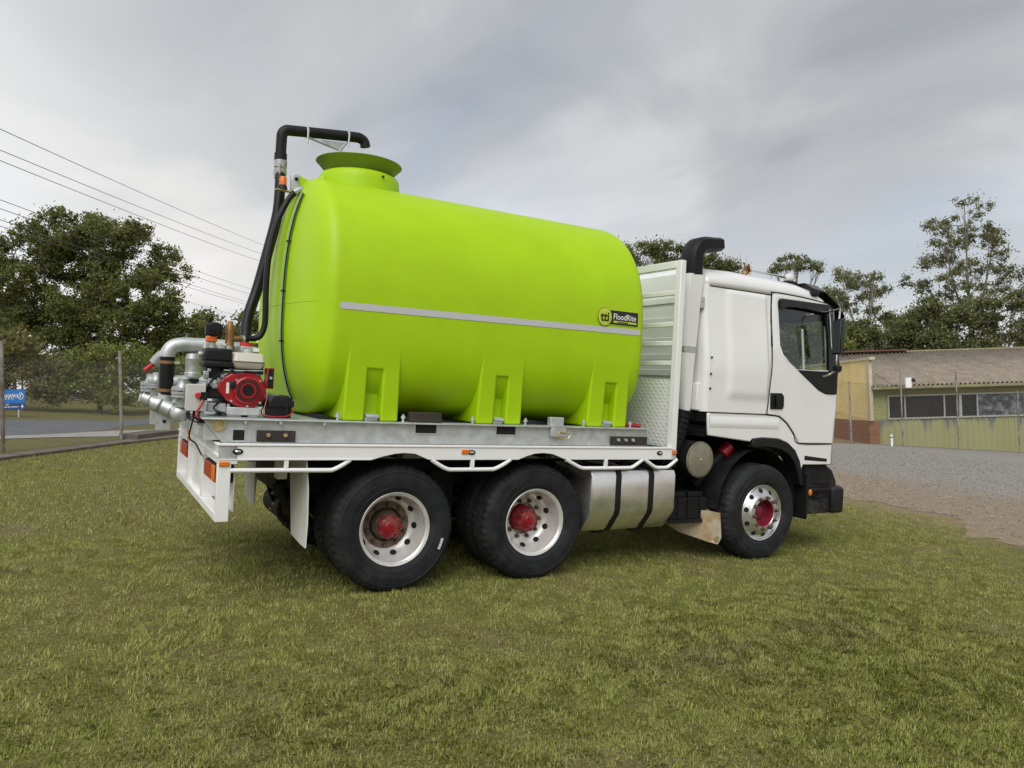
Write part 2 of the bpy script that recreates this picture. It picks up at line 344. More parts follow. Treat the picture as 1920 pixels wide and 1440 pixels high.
def fast_mesh(name, verts, nper, mt, parent=None):
    """verts: (n*nper, 3) array of separate triangles or quads."""
    me = bpy.data.meshes.new(name); nv = len(verts); nf = nv//nper
    me.vertices.add(nv); me.vertices.foreach_set('co', np.ascontiguousarray(verts, dtype=np.float32).ravel())
    me.loops.add(nv); me.loops.foreach_set('vertex_index', np.arange(nv, dtype=np.int32))
    me.polygons.add(nf); me.polygons.foreach_set('loop_start', np.arange(0, nv, nper, dtype=np.int32)); me.polygons.foreach_set('loop_total', np.full(nf, nper, dtype=np.int32))
    me.materials.append(mt); me.update(calc_edges=True)
    o = bpy.data.objects.new(name, me); col.objects.link(o)
    if parent: o.parent = parent
    return o
def text_part(name, body, size, mt, parent, mtx, bold=0.0, shear=0.0, sx=1.0, depth=0.0008, fit=None):
    cu = bpy.data.curves.new('lettering_source', 'FONT'); cu.body = body; cu.size = size; cu.extrude = depth; cu.offset = bold; cu.shear = shear
    cu.align_x = 'LEFT'; cu.align_y = 'BOTTOM_BASELINE'
    t = bpy.data.objects.new('lettering_source', cu); col.objects.link(t)
    bpy.context.view_layer.update()
    me = bpy.data.meshes.new_from_object(t.evaluated_get(bpy.context.evaluated_depsgraph_get()))
    bpy.data.objects.remove(t); bpy.data.curves.remove(cu)
    xs = [v.co.x for v in me.vertices]; x0 = min(xs)
    if fit: sx = fit/(max(xs)-x0)
    w = (max(xs)-x0)*sx
    me.transform(mtx @ Matrix.Diagonal((sx, 1, 1, 1)) @ Matrix.Translation((-x0, 0, 0)))
    me.materials.clear(); me.materials.append(mt); me.name = name
    o = bpy.data.objects.new(name, me); col.objects.link(o); o.parent = parent
    if parent: ROOT[o.name] = ROOT[parent.name]
    return o, w

# ------------------------------------------------------------------ ground and setting
def gz(x, y):
    """Height of the ground in the truck's frame: flat under the truck, easing back to level far away."""
    h = GUP.x*x+GUP.y*y; a = abs(h)
    hc = h if a < 1.8 else math.copysign(1.8+1.2*math.tanh((a-1.8)/1.2), h)
    return (hc-h)/GUP.z
def ground_mat(name, kind):
    mt = bpy.data.materials.new(name); mt.use_nodes = True; nt = mt.node_tree; N = nt.nodes.new; L = nt.links.new
    b = nt.nodes['Principled BSDF']; b.inputs['Roughness'].default_value = 0.95; b.inputs['Specular IOR Level'].default_value = 0.1
    tc = N('ShaderNodeTexCoord')
    def noise(s, d=6, r=0.6, stretch=None):
        n = N('ShaderNodeTexNoise'); n.inputs['Scale'].default_value = s; n.inputs['Detail'].default_value = d; n.inputs['Roughness'].default_value = r
        if stretch:
            mp = N('ShaderNodeMapping'); mp.inputs['Scale'].default_value = stretch; L(tc.outputs['Object'], mp.inputs[0]); L(mp.outputs[0], n.inputs['Vector'])
        else: L(tc.outputs['Object'], n.inputs['Vector'])
        return n.outputs['Fac']
    def ramp(f, st):
        n = N('ShaderNodeValToRGB'); e = n.color_ramp.elements
        while len(e) < len(st): e.new(0.5)
        for k, (p, c) in enumerate(st): e[k].position = p; e[k].color = (*(c if isinstance(c, tuple) else (c, c, c)), 1)
        L(f, n.inputs[0]); return n.outputs[0]
    def mix(f, a, c):
        n = N('ShaderNodeMix'); n.data_type = 'RGBA'; L(f, n.inputs[0])
        for i, q in ((6, a), (7, c)):
            if isinstance(q, tuple): n.inputs[i].default_value = (*q, 1)
            else: L(q, n.inputs[i])
        return n.outputs[2]
    if kind == 'lawn':
        base = ramp(noise(38, 6, 0.8), [(0.34, (0.055, 0.046, 0.022)), (0.5, (0.15, 0.137, 0.05)), (0.66, (0.30, 0.275, 0.105))])
        green = ramp(noise(0.55, 5, 0.6), [(0.44, 0.0), (0.66, 0.6)])
        c = mix(green, base, (0.16, 0.165, 0.045))
        dry = ramp(noise(0.8, 6, 0.65), [(0.54, 0.0), (0.70, 0.75)])
        c = mix(dry, c, (0.19, 0.15, 0.09))
        sx = N('ShaderNodeSeparateXYZ'); L(tc.outputs['Object'], sx.inputs[0])
        ml = N('ShaderNodeMath'); ml.operation = 'MULTIPLY_ADD'; L(noise(1.1, 6, 0.65), ml.inputs[0]); ml.inputs[1].default_value = 3.6; L(sx.outputs[0], ml.inputs[2])
        mr = N('ShaderNodeMapRange'); mr.inputs[1].default_value = 9.6; mr.inputs[2].default_value = 11.4; mr.inputs[4].default_value = 0.85; L(ml.outputs[0], mr.inputs[0])
        c = mix(mr.outputs[0], c, (0.27, 0.205, 0.135)); bs = 60
    else:
        sx = N('ShaderNodeSeparateXYZ'); L(tc.outputs['Object'], sx.inputs[0])
        wob = N('ShaderNodeMath'); wob.operation = 'MULTIPLY_ADD'; L(noise(0.35, 6, 0.6), wob.inputs[0]); wob.inputs[1].default_value = 9.0; L(sx.outputs[0], wob.inputs[2])
        grav = ramp(noise(7, 8, 0.8, (1, 1.6, 1)), [(0.30, (0.17, 0.162, 0.15)), (0.5, (0.275, 0.262, 0.242)), (0.72, (0.40, 0.38, 0.345))])
        dirt = ramp(noise(4, 8, 0.78, (1, 1.5, 1)), [(0.30, (0.20, 0.145, 0.10)), (0.52, (0.285, 0.222, 0.16)), (0.74, (0.41, 0.335, 0.25))])
        mr = N('ShaderNodeMapRange'); mr.inputs[1].default_value = 17.0; mr.inputs[2].default_value = 21.0; L(wob.outputs[0], mr.inputs[0])
        c = mix(mr.outputs[0], dirt, grav)
        track = ramp(noise(0.9, 7, 0.7, (0.5, 1.4, 1)), [(0.5, 0.0), (0.7, 0.4)])
        c = mix(track, c, (0.34, 0.28, 0.20)); bs = 45
    L(c, b.inputs['Base Color'])
    bp = N('ShaderNodeBump'); bp.inputs['Strength'].default_value = 0.6; bp.inputs['Distance'].default_value = 0.02
    L(noise(bs, 4, 0.7), bp.inputs['Height']); L(bp.outputs[0], b.inputs['Normal'])
    return mt
LAWN = ground_mat('lawn_soil_and_thatch', 'lawn'); YARD = ground_mat('yard_gravel_and_dirt', 'yard')
t = np.linspace(-1, 1, 131); ax = np.sinh(t*5.2)/math.sinh(5.2)*900
gm = MB(); n = len(ax)
gm.add([(x, y, gz(x, y)) for y in ax for x in ax], [(j*n+i, j*n+i+1, (j+1)*n+i+1, (j+1)*n+i) for j in range(n-1) for i in range(n-1)])
tag(gm.build('ground', LAWN), kind='structure')

def sheet(name, near, far, mt, off, nu=24, nv=6):
    """Ground sheet between two polylines of equal length, lying on the terrain."""
    near = smooth_path([(*p, 0) for p in near], nu//max(1, len(near)-1)); far = smooth_path([(*p, 0) for p in far], nu//max(1, len(far)-1))
    k = len(near); mb = MB(); vs = []
    for j in range(nv+1):
        for i in range(k):
            p = near[i].lerp(far[i], j/nv); vs.append((p.x, p.y, gz(p.x, p.y)+off))
    mb.add(vs, [(j*k+i, j*k+i+1, (j+1)*k+i+1, (j+1)*k+i) for j in range(nv) for i in range(k-1)])
    return tag(mb.build(name, mt), kind='structure')
# gravel yard with an uneven edge towards the lawn
rnd = random.Random(3)
EDGE = [(4.5, -6.5), (6.95, -2.83), (8.07, -1.88), (9.37, -0.65), (9.86, 0.18), (9.87, 1.05), (9.94, 1.97), (10.3, 3.4), (11.0, 6.0), (12.5, 9.0), (15.0, 11.6), (19.0, 13.2)]
mb = MB(); vs = []; rows = np.concatenate([np.arange(-20, -6, 0.5), np.arange(-6, 6, 0.09), np.arange(6, 14.2, 0.4)]); NC = 22; wand = 0.0
for y in rows:
    wand = wand*0.7+rnd.gauss(0, 0.13); e0 = float(np.interp(y, [p[1] for p in EDGE], [p[0] for p in EDGE]))+wand+0.25*math.sin(y*1.9)
    for i in range(NC+1):
        x = e0+(72-e0)*(i/NC)**2.2; vs.append((x, float(y), gz(x, float(y))+0.006))
k = NC+1
mb.add(vs, [(j*k+i, j*k+i+1, (j+1)*k+i+1, (j+1)*k+i) for j in range(len(rows)-1) for i in range(NC)])
tag(mb.build('gravel_yard', YARD), kind='structure')
# street, kerb and verge beyond the fence on the left
sheet('street', [(-16, 6.5), (-9, 10.0), (-3.7, 13.0), (-2.63, 13.75), (-1.73, 14.85), (-1.18, 16.4), (-0.15, 18.0), (1.3, 20.4), (6, 28)],
      [(-18, 10.8), (-10, 15.0), (-4.06, 17.9), (-2.74, 18.5), (-1.9, 18.6), (-1.16, 18.6), (-0.4, 20.1), (0.5, 22.5), (4.5, 30)], ASPH, 0.008)
sheet('footpath', [(-16, 5.7), (-9, 9.2), (-3.63, 12.2), (-2.61, 12.76), (-1.41, 13.16), (-0.52, 13.6), (0.9, 15.2), (6, 21)],
      [(-16, 6.45), (-9, 9.95), (-3.68, 12.94), (-2.63, 13.69), (-1.6, 14.75), (-0.36, 15.49), (1.24, 17.1), (6.5, 23)], CONC, 0.012)
# concrete edging along the lawn, and the raised block of it
eb = MB(); path = [(-9.5, -0.5), (-6.0, 4.6), (-3.38, 8.42), (-1.39, 11.42), (-0.2, 13.0), (2.5, 16.6)]
pp = smooth_path([(*p, 0) for p in path], 8); loops = []
for i, p in enumerate(pp):
    d = (pp[min(i+1, len(pp)-1)]-pp[max(i-1, 0)]).normalized(); nn = Vector((d.y, -d.x, 0))
    loops.append([p+nn*a+Vector((0, 0, z)) for a, z in ((0.12, -0.1), (0.12, 0.05), (-0.12, 0.07), (-0.12, -0.1))])
eb.loft(loops); tag(eb.build('kerb', SLEEP, smooth=30), kind='structure')
bl = MB(); d = Vector((-0.0+1.33, 14.4-12.35, 0)).normalized(); nn = Vector((d.y, -d.x, 0)); a = Vector((-1.30, 11.95, 0)); b_ = a+d*5.5
bl.loft([[p+nn*q+Vector((0, 0, z)) for q, z in ((0.22, -0.1), (0.22, 0.17), (-0.2, 0.17), (-0.2, -0.1))] for p in (a, b_)])
tag(bl.build('retaining_block', SLEEP, bevel=0.02), 'low dark retaining block beside the fence post behind the truck', 'block')

# ------------------------------------------------------------------ plumb frames for things that stand upright on the slope
INV = TILT.inverted()
def plumb(x, y, rz=0.0, dz=0.0):
    return Matrix.Translation((x, y, gz(x, y)+dz)) @ INV.to_3x3().to_4x4() @ Matrix.Rotation(rz, 4, 'Z')

# ------------------------------------------------------------------ chain-link fences
def chain_fence(name, label, posts, mesh_h, post_h, post_r, dia, wire_r, wmat, strands, lean=None, top_rail=False, every=None):
    """posts: ground points. Children: each post, the mesh of each bay, each top strand."""
    root = thing(name, label, 'fence', (posts[0][0], posts[0][1], gz(*posts[0])))
    up = GUP
    for k, p in enumerate(posts):
        b = Vector((p[0], p[1], gz(*p))); h = post_h if every is None else every[k]
        if h: MB().tube([b-up*0.2, b+up*h*0.5, b+up*h], post_r, 10).build('post', POST, root)
    for k in range(len(posts)-1):
        a = Vector((*posts[k], gz(*posts[k])+0.03)); c = Vector((*posts[k+1], gz(*posts[k+1])+0.03)); Lx = (c-a).length; e = (c-a)/Lx
        mb = MB(); nrm = e.cross(up).normalized()
        def seg(s0, z0, s1, z1):
            p = a+e*s0+up*z0; q = a+e*s1+up*z1; dr = (q-p).normalized(); sd = dr.cross(nrm)
            mb.add([p+sd*wire_r, p-sd*wire_r*0.6+nrm*wire_r, p-sd*wire_r*0.6-nrm*wire_r, q+sd*wire_r, q-sd*wire_r*0.6+nrm*wire_r, q-sd*wire_r*0.6-nrm*wire_r],
                   [(0, 1, 4, 3), (1, 2, 5, 4), (2, 0, 3, 5)])
        s = -mesh_h
        while s < Lx:
            for sg in (1, -1):
                # line of slope 1 starting at (s,0) or its mirror image
                x0, z0, x1, z1 = s, 0.0, s+mesh_h, mesh_h
                if x0 < 0: z0 = -x0; x0 = 0.0
                if x1 > Lx: z1 = z1-(x1-Lx); x1 = Lx
                if x1-x0 > 0.01:
                    if sg == 1: seg(x0, z0, x1, z1)
                    else: seg(Lx-x0, z0, Lx-x1, z1)
            s += dia
        for zz in (0.02, mesh_h*0.5, mesh_h-0.01): seg(0, zz, Lx, zz)
        mb.build('wire_mesh', wmat, root, smooth=0)
        for zz in strands:
            sb = MB(); sb.tube([a+up*zz, (a+c)/2+up*(zz-0.015), c+up*zz], wire_r*1.1, 4); sb.build('wire_strand', wmat, root, smooth=0)
    return root
dl = Vector((1.98, 2.79, 0)).normalized()
lp = [(-3.39-dl.x*3.42*k, 9.13-dl.y*3.42*k) for k in (2, 1)]+[(-3.39, 9.13), (-1.413, 11.92), (0.6, 14.76), (2.6, 17.6)]
chain_fence('chain_link_fence', 'chain link fence with weathered round posts between lawn and street', lp, 1.72, 2.02, 0.033, 0.078, 0.0022, WIREM, (1.80, 1.90, 2.0))

# ------------------------------------------------------------------ factory building on the right
BU = Vector((0.83808, -0.53889, 0.08499)); BV = Vector((0.54184, 0.84036, -0.01458)); BW = GUP
bmx = Matrix((BU, BV, BW)).transposed().to_4x4(); bmx.translation = Vector((28.3, 14.2, 0.0))
bd = thing('factory_building', 'low green and yellow factory building with corrugated grey roof', 'building', mtx=bmx)
LEN = 26.0
def sub(mb, name, mt, parent=None, **k): return mb.build(name, mt, parent or bd, **k)
sub(MB().box(0.06, LEN, 0.06, 8.8, -2.6, 1.06).box(0.06, LEN, 0.06, 8.8, 2.12, 2.42).box(0.06, 0.8, 0.06, 8.8, 1.06, 2.12).box(0.8, LEN, 2.0, 8.8, 1.06, 2.12), 'wall', GWALL)
def rib_sheet(x0, w, z0, z1, y, pitch, depth, mt, name, parent):
    pts = []; x = 0.0
    while x < w-1e-6:
        pts += [(x, 0), (x+pitch*0.55, 0), (x+pitch*0.68, -depth), (x+pitch*0.88, -depth)]; x += pitch
    pts.append((w, 0)); mb = MB(); nn = len(pts)
    mb.add([(x0+a, y+b, z) for z in (z0, z1) for a, b in pts], [(i, i+1, nn+i+1, nn+i) for i in range(nn-1)])
    return mb.build(name, mt, parent, smooth=0)
for k in range(33):
    rib_sheet(0.36+k*0.78, 0.78, -2.5, 1.045, 0.045-0.004*(k % 2), 0.26, 0.03, GSTREAK, 'cladding_sheet', bd)
sub(MB().box(0.80, LEN, -0.03, 0.07, 1.05, 1.12), 'window_sill', WFRAME)
sub(MB().box(0.80, LEN, -0.02, 0.07, 2.06, 2.13), 'window_head', WFRAME)
x = 0.86; k = 0; wid = (0.69, 1.70, 0.66, 0.06, 0.70, 1.72, 0.66, 0.06)
while x < LEN-1.8:
    w = wid[k % 8]
    if w > 0.1:
        rr = random.Random(k).random()
        p = sub(MB().box(x+0.03, x+w-0.03, 0.05, 0.065, 1.12, 2.06), 'window_pane', GLASSD if k < 4 or rr < 0.25 else GLASSW)
    sub(MB().box(x+w-0.03, x+w+0.03, 0.0, 0.07, 1.12, 2.06), 'mullion', WFRAME)
    x += w; k += 1
sub(MB().box(0.79, 0.87, 0.0, 0.07, 1.12, 2.06), 'mullion', WFRAME)
# roof of corrugated sheets
for k in range(27):
    w = 1.0; npp = 48; mb = MB(); vs = []; x0 = -0.02+k*0.985
    for (v, z) in ((-0.36, 2.54), (5.1, 4.25)):
        for i in range(npp+1):
            xx = x0+w*i/npp; vs.append((xx, v, z+0.055*math.sin(2*math.pi*xx/0.197)+0.006*(k % 2)))
    mb.add(vs, [(i, i+1, npp+2+i, npp+1+i) for i in range(npp)])
    o = sub(mb, 'roof_sheet', ROOFM); md = o.modifiers.new('thick', 'SOLIDIFY'); md.thickness = 0.012
sub(MB().prism([(5.1, 4.2), (9.6, 2.6), (9.6, 2.5), (5.1, 4.1)], 'x', 0.0, LEN), 'rear_roof', ROOFM)
sub(MB().tube([(0, 5.1, 4.28), (LEN, 5.1, 4.28)], 0.07, 8), 'ridge_cap', GUTTER)
sub(MB().box(0.1, 4.0, 4.8, 5.3, 4.33, 4.41), 'roof_flashing', RIDGEM)
sub(MB().prism([(-0.48, 2.40), (-0.34, 2.38), (-0.34, 2.50), (-0.36, 2.50), (-0.36, 2.42), (-0.46, 2.42), (-0.46, 2.52), (-0.48, 2.52)], 'x', 0.0, LEN), 'gutter', GUTTER)
sub(MB().box(0.0, LEN, -0.33, -0.30, 2.34, 2.5), 'fascia', GUTTER)
sub(MB().box(0.02, LEN, -0.30, 0.06, 2.36, 2.39), 'soffit', GWALL)
# yellow clad end with a brick base
def slope(v): return 1.03+0.085*v
mb = MB(); vs = []; fs = []; pts = []; v = 0.0
while v < 8.8:
    pts += [(v, 0), (v+0.11, 0), (v+0.135, -0.022), (v+0.175, -0.022)]; v += 0.2
nn = len(pts)
mb.add([(-0.06+b_, a_, slope(a_)) for a_, b_ in pts]+[(-0.06+b_, a_, 3.72) for a_, b_ in pts], [(i, i+1, nn+i+1, nn+i) for i in range(nn-1)])
sub(mb, 'end_cladding', YCLAD, smooth=0)
sub(MB().box(-0.05, 0.05, 0.06, 8.8, 1.0, 3.74), 'end_wall', YCLAD)
sub(MB().box(-0.12, 0.10, -0.52, 8.8, 3.72, 3.84), 'parapet_capping', CREAMT)
sub(MB().box(-0.10, 0.05, -0.30, -0.02, 1.02, 3.72), 'corner_trim', CREAMT)
sub(MB().box(-0.09, 0.02, -0.03, 1.75, -2.6, 1.02).box(-0.09, 0.02, 2.25, 8.8, -2.6, 1.02).box(-0.09, 0.36, -0.16, -0.03, -2.6, 1.02), 'brick_base', BRICK)
sub(MB().box(-0.05, 0.0, 1.75, 2.25, -2.6, 1.0), 'louvre_door', CHAS)
for z in np.arange(-0.5, 0.95, 0.09): sub(MB().box(-0.075, -0.045, 1.78, 2.22, float(z), float(z)+0.045), 'louvre', WFRAME)
# the fence in front of it, running parallel, and the small post
fo = Vector((28.3, 14.2, 0))+BV*-0.9
rp = []
for s in (-9.0, -6.4, -3.8, -1.2, 1.0, 3.35, 5.9, 8.4, 10.9, 13.4):
    p = fo+BU*s; rp.append((p.x, p.y))
chain_fence('yard_fence', 'chain link fence in front of the green factory wall', rp, 2.62, 3.25, 0.032, 0.15, 0.0036, WIRER, (), every=[0, 2.7, 2.7, 2.7, 3.25, 3.35, 2.7, 2.7, 2.7, 0])
q = fo+BU*1.15-BV*0.1; mq = bmx.copy(); mq.translation = Vector((q.x, q.y, gz(q.x, q.y)))
fl = thing('flood_light', 'small grey flood light and white box on a fence pole', 'light', mtx=mq)
MB().box(-0.02, 0.22, -0.10, 0.02, 2.55, 2.98).build('control_cabinet', WHITE, fl, bevel=0.01)
MB().tube([(0.18, -0.05, 2.98), (0.2, -0.05, 3.12), (0.30, -0.06, 3.0)], 0.022, 8).build('bracket', GALV, fl)
MB().lathe([(0.02, 0.0), (0.09, -0.06), (0.11, -0.14), (0.02, -0.15)], (0.33, -0.06, 2.95), (0.3, 0, 1), 14).build('lamp_head', CHAS, fl)
q = fo+BU*0.45-BV*0.15; mq = bmx.copy(); mq.translation = Vector((q.x, q.y, gz(q.x, q.y)))
wp = thing('marker_post', 'short white marker post at the foot of the factory fence', 'post', mtx=mq)
MB().box(-0.04, 0.04, -0.04, 0.04, -0.1, 0.50).build('stake', WHITE, wp, bevel=0.006); MB().box(-0.044, 0.044, -0.044, 0.044, 0.36, 0.40).build('reflector_band', CHAS, wp)
pr = thing('white_pole', 'thin white pole seen through the windows of the truck cab', 'pole', mtx=plumb(17.85, 9.19))
MB().tube([(0, 0, -0.2), (0, 0, 2.0), (0, 0, 4.0)], 0.035, 10).build('shaft', WHITE, pr); MB().lathe([(0.035, 4.0), (0.028, 4.03), (0.001, 4.04)], (0, 0, 0), (0, 0, 1), 10).build('cap', WHITE, pr)

# ------------------------------------------------------------------ blue sign beyond the street fence
SCL = thing('roadside_sign', 'blue company sign on two short legs across the street', 'sign', mtx=plumb(-4.07, 19.46, R(-29)))
MB().box(-0.52, 0.52, 0.0, 0.03, 0.22, 0.80).build('panel', SIGNB, SCL)
MB().box(-0.52, 0.52, -0.004, 0.0, 0.22, 0.40).build('lower_band', SIGND, SCL)
for x in (-0.33, 0.30): MB().box(x-0.02, x+0.02, 0.03, 0.06, -0.15, 0.7).build('leg', GALV, SCL)
fm = lambda x, z, y=-0.002: Matrix.Translation((x, y, z)) @ Matrix.Rotation(R(90), 4, 'X')
text_part('lettering', 'CLEANAWAY', 0.165, DECALW, SCL, fm(-0.33, 0.55), bold=0.003, fit=0.76)
def words(x0, z, h, ws, y, name):
    # lettering too small to read: one bar for each word
    x = x0
    for w in ws:
        MB().box(x, x+w, y-0.002, y, z, z+h).build(name, DECALW, SCL, smooth=0); x += w+0.018
words(-0.28, 0.515, 0.012, (0.08, 0.05, 0.11, 0.08, 0.09), 0.0, 'tagline_word')
words(-0.30, 0.345, 0.024, (0.09, 0.07, 0.03, 0.12), -0.004, 'direction_word')
words(-0.20, 0.275, 0.024, (0.06, 0.10, 0.06, 0.05, 0.10, 0.06), -0.004, 'direction_word')
MB().prism([(0.40, 0.28), (0.44, 0.36), (0.48, 0.28), (0.455, 0.28), (0.455, 0.24), (0.425, 0.24), (0.425, 0.28)], 'y', -0.008, -0.004).build('arrow', DECALW, SCL)
ringp = [(0.39+0.085*math.cos(a), 0.60+0.10*math.sin(a)) for a in np.linspace(R(-150), R(120), 22)]+[(0.39+0.068*math.cos(a), 0.60+0.083*math.sin(a)) for a in np.linspace(R(120), R(-150), 22)]
MB().prism(ringp, 'y', -0.003, 0.0).build('emblem_ring', DECALW, SCL)

# ------------------------------------------------------------------ power lines
for k, (a, b_) in enumerate((((-11.85, 2.07, 6.9), (13.24, 64.3, 12.84)), ((-11.67, 1.96, 6.3), (12.9, 64.5, 12.18)), ((-11.66, 1.96, 6.16), (12.94, 64.48, 11.46)),
        ((-12.08, 2.78, 5.92), (13.45, 70.82, 9.52)), ((-12.0, 2.73, 5.71), (13.27, 70.92, 9.07)), ((-11.92, 2.68, 5.54), (13.15, 70.99, 8.24)), ((-12.08, 4.51, 5.62), (13.24, 70.65, 7.95)), ((-12.24, 3.43, 5.28), (13.33, 77.51, 7.32)))):
    a = Vector(a); b_ = Vector(b_); P = []
    for i in range(25):
        s = i/24; p = a.lerp(b_, s); p.z -= 4*0.25*s*(1-s); P.append(p)
    nm = ('topmost power line above the big dark tree', 'second power line from the top above the big tree', 'third power line from the top above the big tree', 'fourth power line down, crossing behind the big tree crown',
          'fifth power line down, crossing behind the big tree crown', 'sixth power line down, crossing behind the big tree crown', 'second lowest power line crossing behind the big tree', 'lowest power line crossing behind the big tree')[k]
    tag(MB().tube(P, 0.012 if k < 7 else 0.010, 5).build('power_line', CABLE), nm, 'power line', 'power lines over the street')

# ------------------------------------------------------------------ trees
def leaves(centres, sizes, per, lsize, rs, flat=0.62, long=1.9):
    """Leaf-sized quads round clump centres; denser towards the upper shell of each clump."""
    out = []
    for c, s in zip(centres, sizes):
        k = max(8, int(per*s*s)); d = rs.normal(size=(k, 3)); d /= np.linalg.norm(d, axis=1)[:, None]
        rr = s*(0.15+0.62*np.abs(rs.normal(size=k))); p = np.asarray(c)+d*rr[:, None]*np.array([1, 1, flat])
        a = rs.normal(size=(k, 3)); a[:, 2] -= 0.25; a /= np.linalg.norm(a, axis=1)[:, None]
        b = np.cross(a, rs.normal(size=(k, 3))); b /= np.linalg.norm(b, axis=1)[:, None]
        L_ = lsize*(0.6+0.8*rs.random(k)); a *= (L_*0.5)[:, None]; b *= (L_*0.5/long)[:, None]
        out.append(np.stack([p-a, p+b*1.0, p+a, p-b*1.0], 1).reshape(-1, 3))
    return np.concatenate(out)
def tree(name, label, cat, base, H, lobes, clump, per, lsize, leafm, barkm, seed, trunk_r, fork=0.35, lean=(0, 0), group=None, pale_twigs=True, flat=0.62):
    """lobes: (x, y, z, rx, ry, rz, clumps) relative to the base; every lobe has a limb, every clump a branch."""
    rs = np.random.default_rng(seed)
    root = thing(name, label, cat, group=group, mtx=plumb(*base, R(-29.8))); tb = MB(); C = []; S = []
    fk = Vector((lean[0]*fork, lean[1]*fork, H*fork))
    tb.tube(smooth_path([(0, 0, -0.4), (lean[0]*fork*0.3, 0, H*fork*0.5), fk], 4), [trunk_r*(1.25-0.5*i/8) for i in range(9)], 9)
    order = [max(range(len(lobes)), key=lambda i: lobes[i][2])]; nmain = min(len(lobes), 6)
    while len(order) < len(lobes):
        order.append(max((i for i in range(len(lobes)) if i not in order), key=lambda i: min((Vector(lobes[i][:3])-Vector(lobes[j][:3])).length for j in order)))
    samples = []
    for rank, li in enumerate(order):
        x, y, z, rx, ry, rz, nc = lobes[li]; top = Vector((x, y, z))
        if rank < nmain:
            st0 = fk-Vector((0, 0, 0.10*H*rs.random())); r0 = trunk_r*0.5
            midp = st0.lerp(top, 0.5)+Vector((x*0.10, y*0.10, -0.02*H+0.015*H*rs.normal()))
        else:
            cand = [(p_, r_) for p_, r_ in samples if p_.z < z-0.15] or samples
            st0, rr_ = min(cand, key=lambda q: (q[0]-top).length); r0 = min(rr_*0.75, trunk_r*0.25); midp = st0.lerp(top, 0.55)+Vector((0.1*rs.normal(), 0.1*rs.normal(), 0.08*rs.normal()-0.04*(top-st0).length))
        pth = smooth_path([st0, midp, top], 5); rad = [max(0.012, r0*(1-0.8*i/(len(pth)-1))) for i in range(len(pth))]
        tb.tube(pth, rad, 6 if rank < nmain else 5)
        samples += [(p_, r_) for p_, r_ in list(zip(pth, rad))[3:]]
        for _ in range(nc):
            d = rs.normal(size=3); d /= np.linalg.norm(d); d[2] = d[2]*0.9+0.15; q = (0.35+0.65*rs.random()**0.6)
            c = Vector((x+d[0]*rx*q, y+d[1]*ry*q, z+d[2]*rz*q)); C.append(tuple(c)); S.append(clump*(0.55+0.8*rs.random()))
            st = pth[int(len(pth)*(0.6+0.38*rs.random()))-1]
            mid = Vector(st).lerp(c, 0.55)+Vector((0, 0, 0.1*rs.normal()))
            tb.tube([st, mid, c], [0.022, 0.016, 0.007], 3, cap=False)
    tb.build('trunk', barkm, root, smooth=60)
    fast_mesh('crown', leaves(C, S, per, lsize, rs, flat), 4, leafm, root)
    return root
# big broad tree on the left
def inside(x, z, poly):
    c = False; j = len(poly)-1
    for i in range(len(poly)):
        (xi, zi), (xj, zj) = poly[i], poly[j]
        if (zi > z) != (zj > z) and x < (xj-xi)*(z-zi)/(zj-zi)+xi: c = not c
        j = i
    return c
def fill(poly, dmin, depth, r, nc, seed, tries=900):
    # clump groups spread through a crown outline
    rr = random.Random(seed); xs_ = [p[0] for p in poly]; zs_ = [p[1] for p in poly]; pts = []
    for _ in range(tries):
        x, z = rr.uniform(min(xs_), max(xs_)), rr.uniform(min(zs_), max(zs_))
        if inside(x, z, poly) and all((x-a)**2+((z-b)*1.3)**2 > dmin**2 for a, b in pts): pts.append((x, z))
    return [(x, rr.uniform(-depth, depth), z, r[0], r[1], r[2], nc) for x, z in pts]
FIGP = [(-5.74, 7.11), (-4.21, 7.7), (-3.44, 8.0), (-2.04, 8.6), (-0.89, 8.8), (0.38, 8.6), (1.6, 8.2), (1.9, 7.6), (2.8, 7.2), (3.0, 6.6), (3.5, 6.1), (3.3, 5.6), (3.2, 4.8), (3.8, 4.3), (4.5, 3.5), (4.5, 2.5), (2.9, 1.9), (0.4, 2.0), (-2.2, 2.3), (-3.9, 2.8), (-4.4, 4.4), (-5.7, 4.7)]
tree('fig_tree', 'big broad dark green tree with spreading limbs at the left', 'tree', (-1.35, 33.87), 9.1, fill(FIGP, 0.74, 1.9, (0.74, 1.1, 0.56), 18, 4), 0.35, 850, 0.13, LEAF_FIG, BARKD, 11, 0.28, 0.27, flat=0.72)
def bush(name, label, base, H, lobes, seed, leafm, clump=0.42, per=950, ls=0.11, cat='bush', grp='bushes across the street'):
    return tree(name, label, cat, base, H, lobes, clump, per, ls, leafm, BARKD, seed, 0.08, 0.18, group=grp)
bush('hedge_bush', 'wide rounded green bush across the street behind the fence', (-1.64, 22.7), 2.5, [(-1.1, 0, 1.3, 0.9, 0.8, 0.9, 26), (0, 0.1, 1.5, 1.0, 0.8, 0.8, 28), (1.1, 0, 1.35, 0.9, 0.8, 0.85, 26), (0, -0.5, 0.6, 1.7, 0.5, 0.5, 26)], 21, LEAF_BUSH)
bush('hedge_bush', 'brownish thin bush at the end of the hedge beside the pump', (0.75, 24.0), 2.3, [(0, 0, 1.2, 0.9, 0.7, 0.9, 24), (0.8, 0, 0.9, 0.8, 0.6, 0.7, 18), (-0.7, 0, 0.9, 0.7, 0.6, 0.7, 16)], 22, LEAF_BUSH)
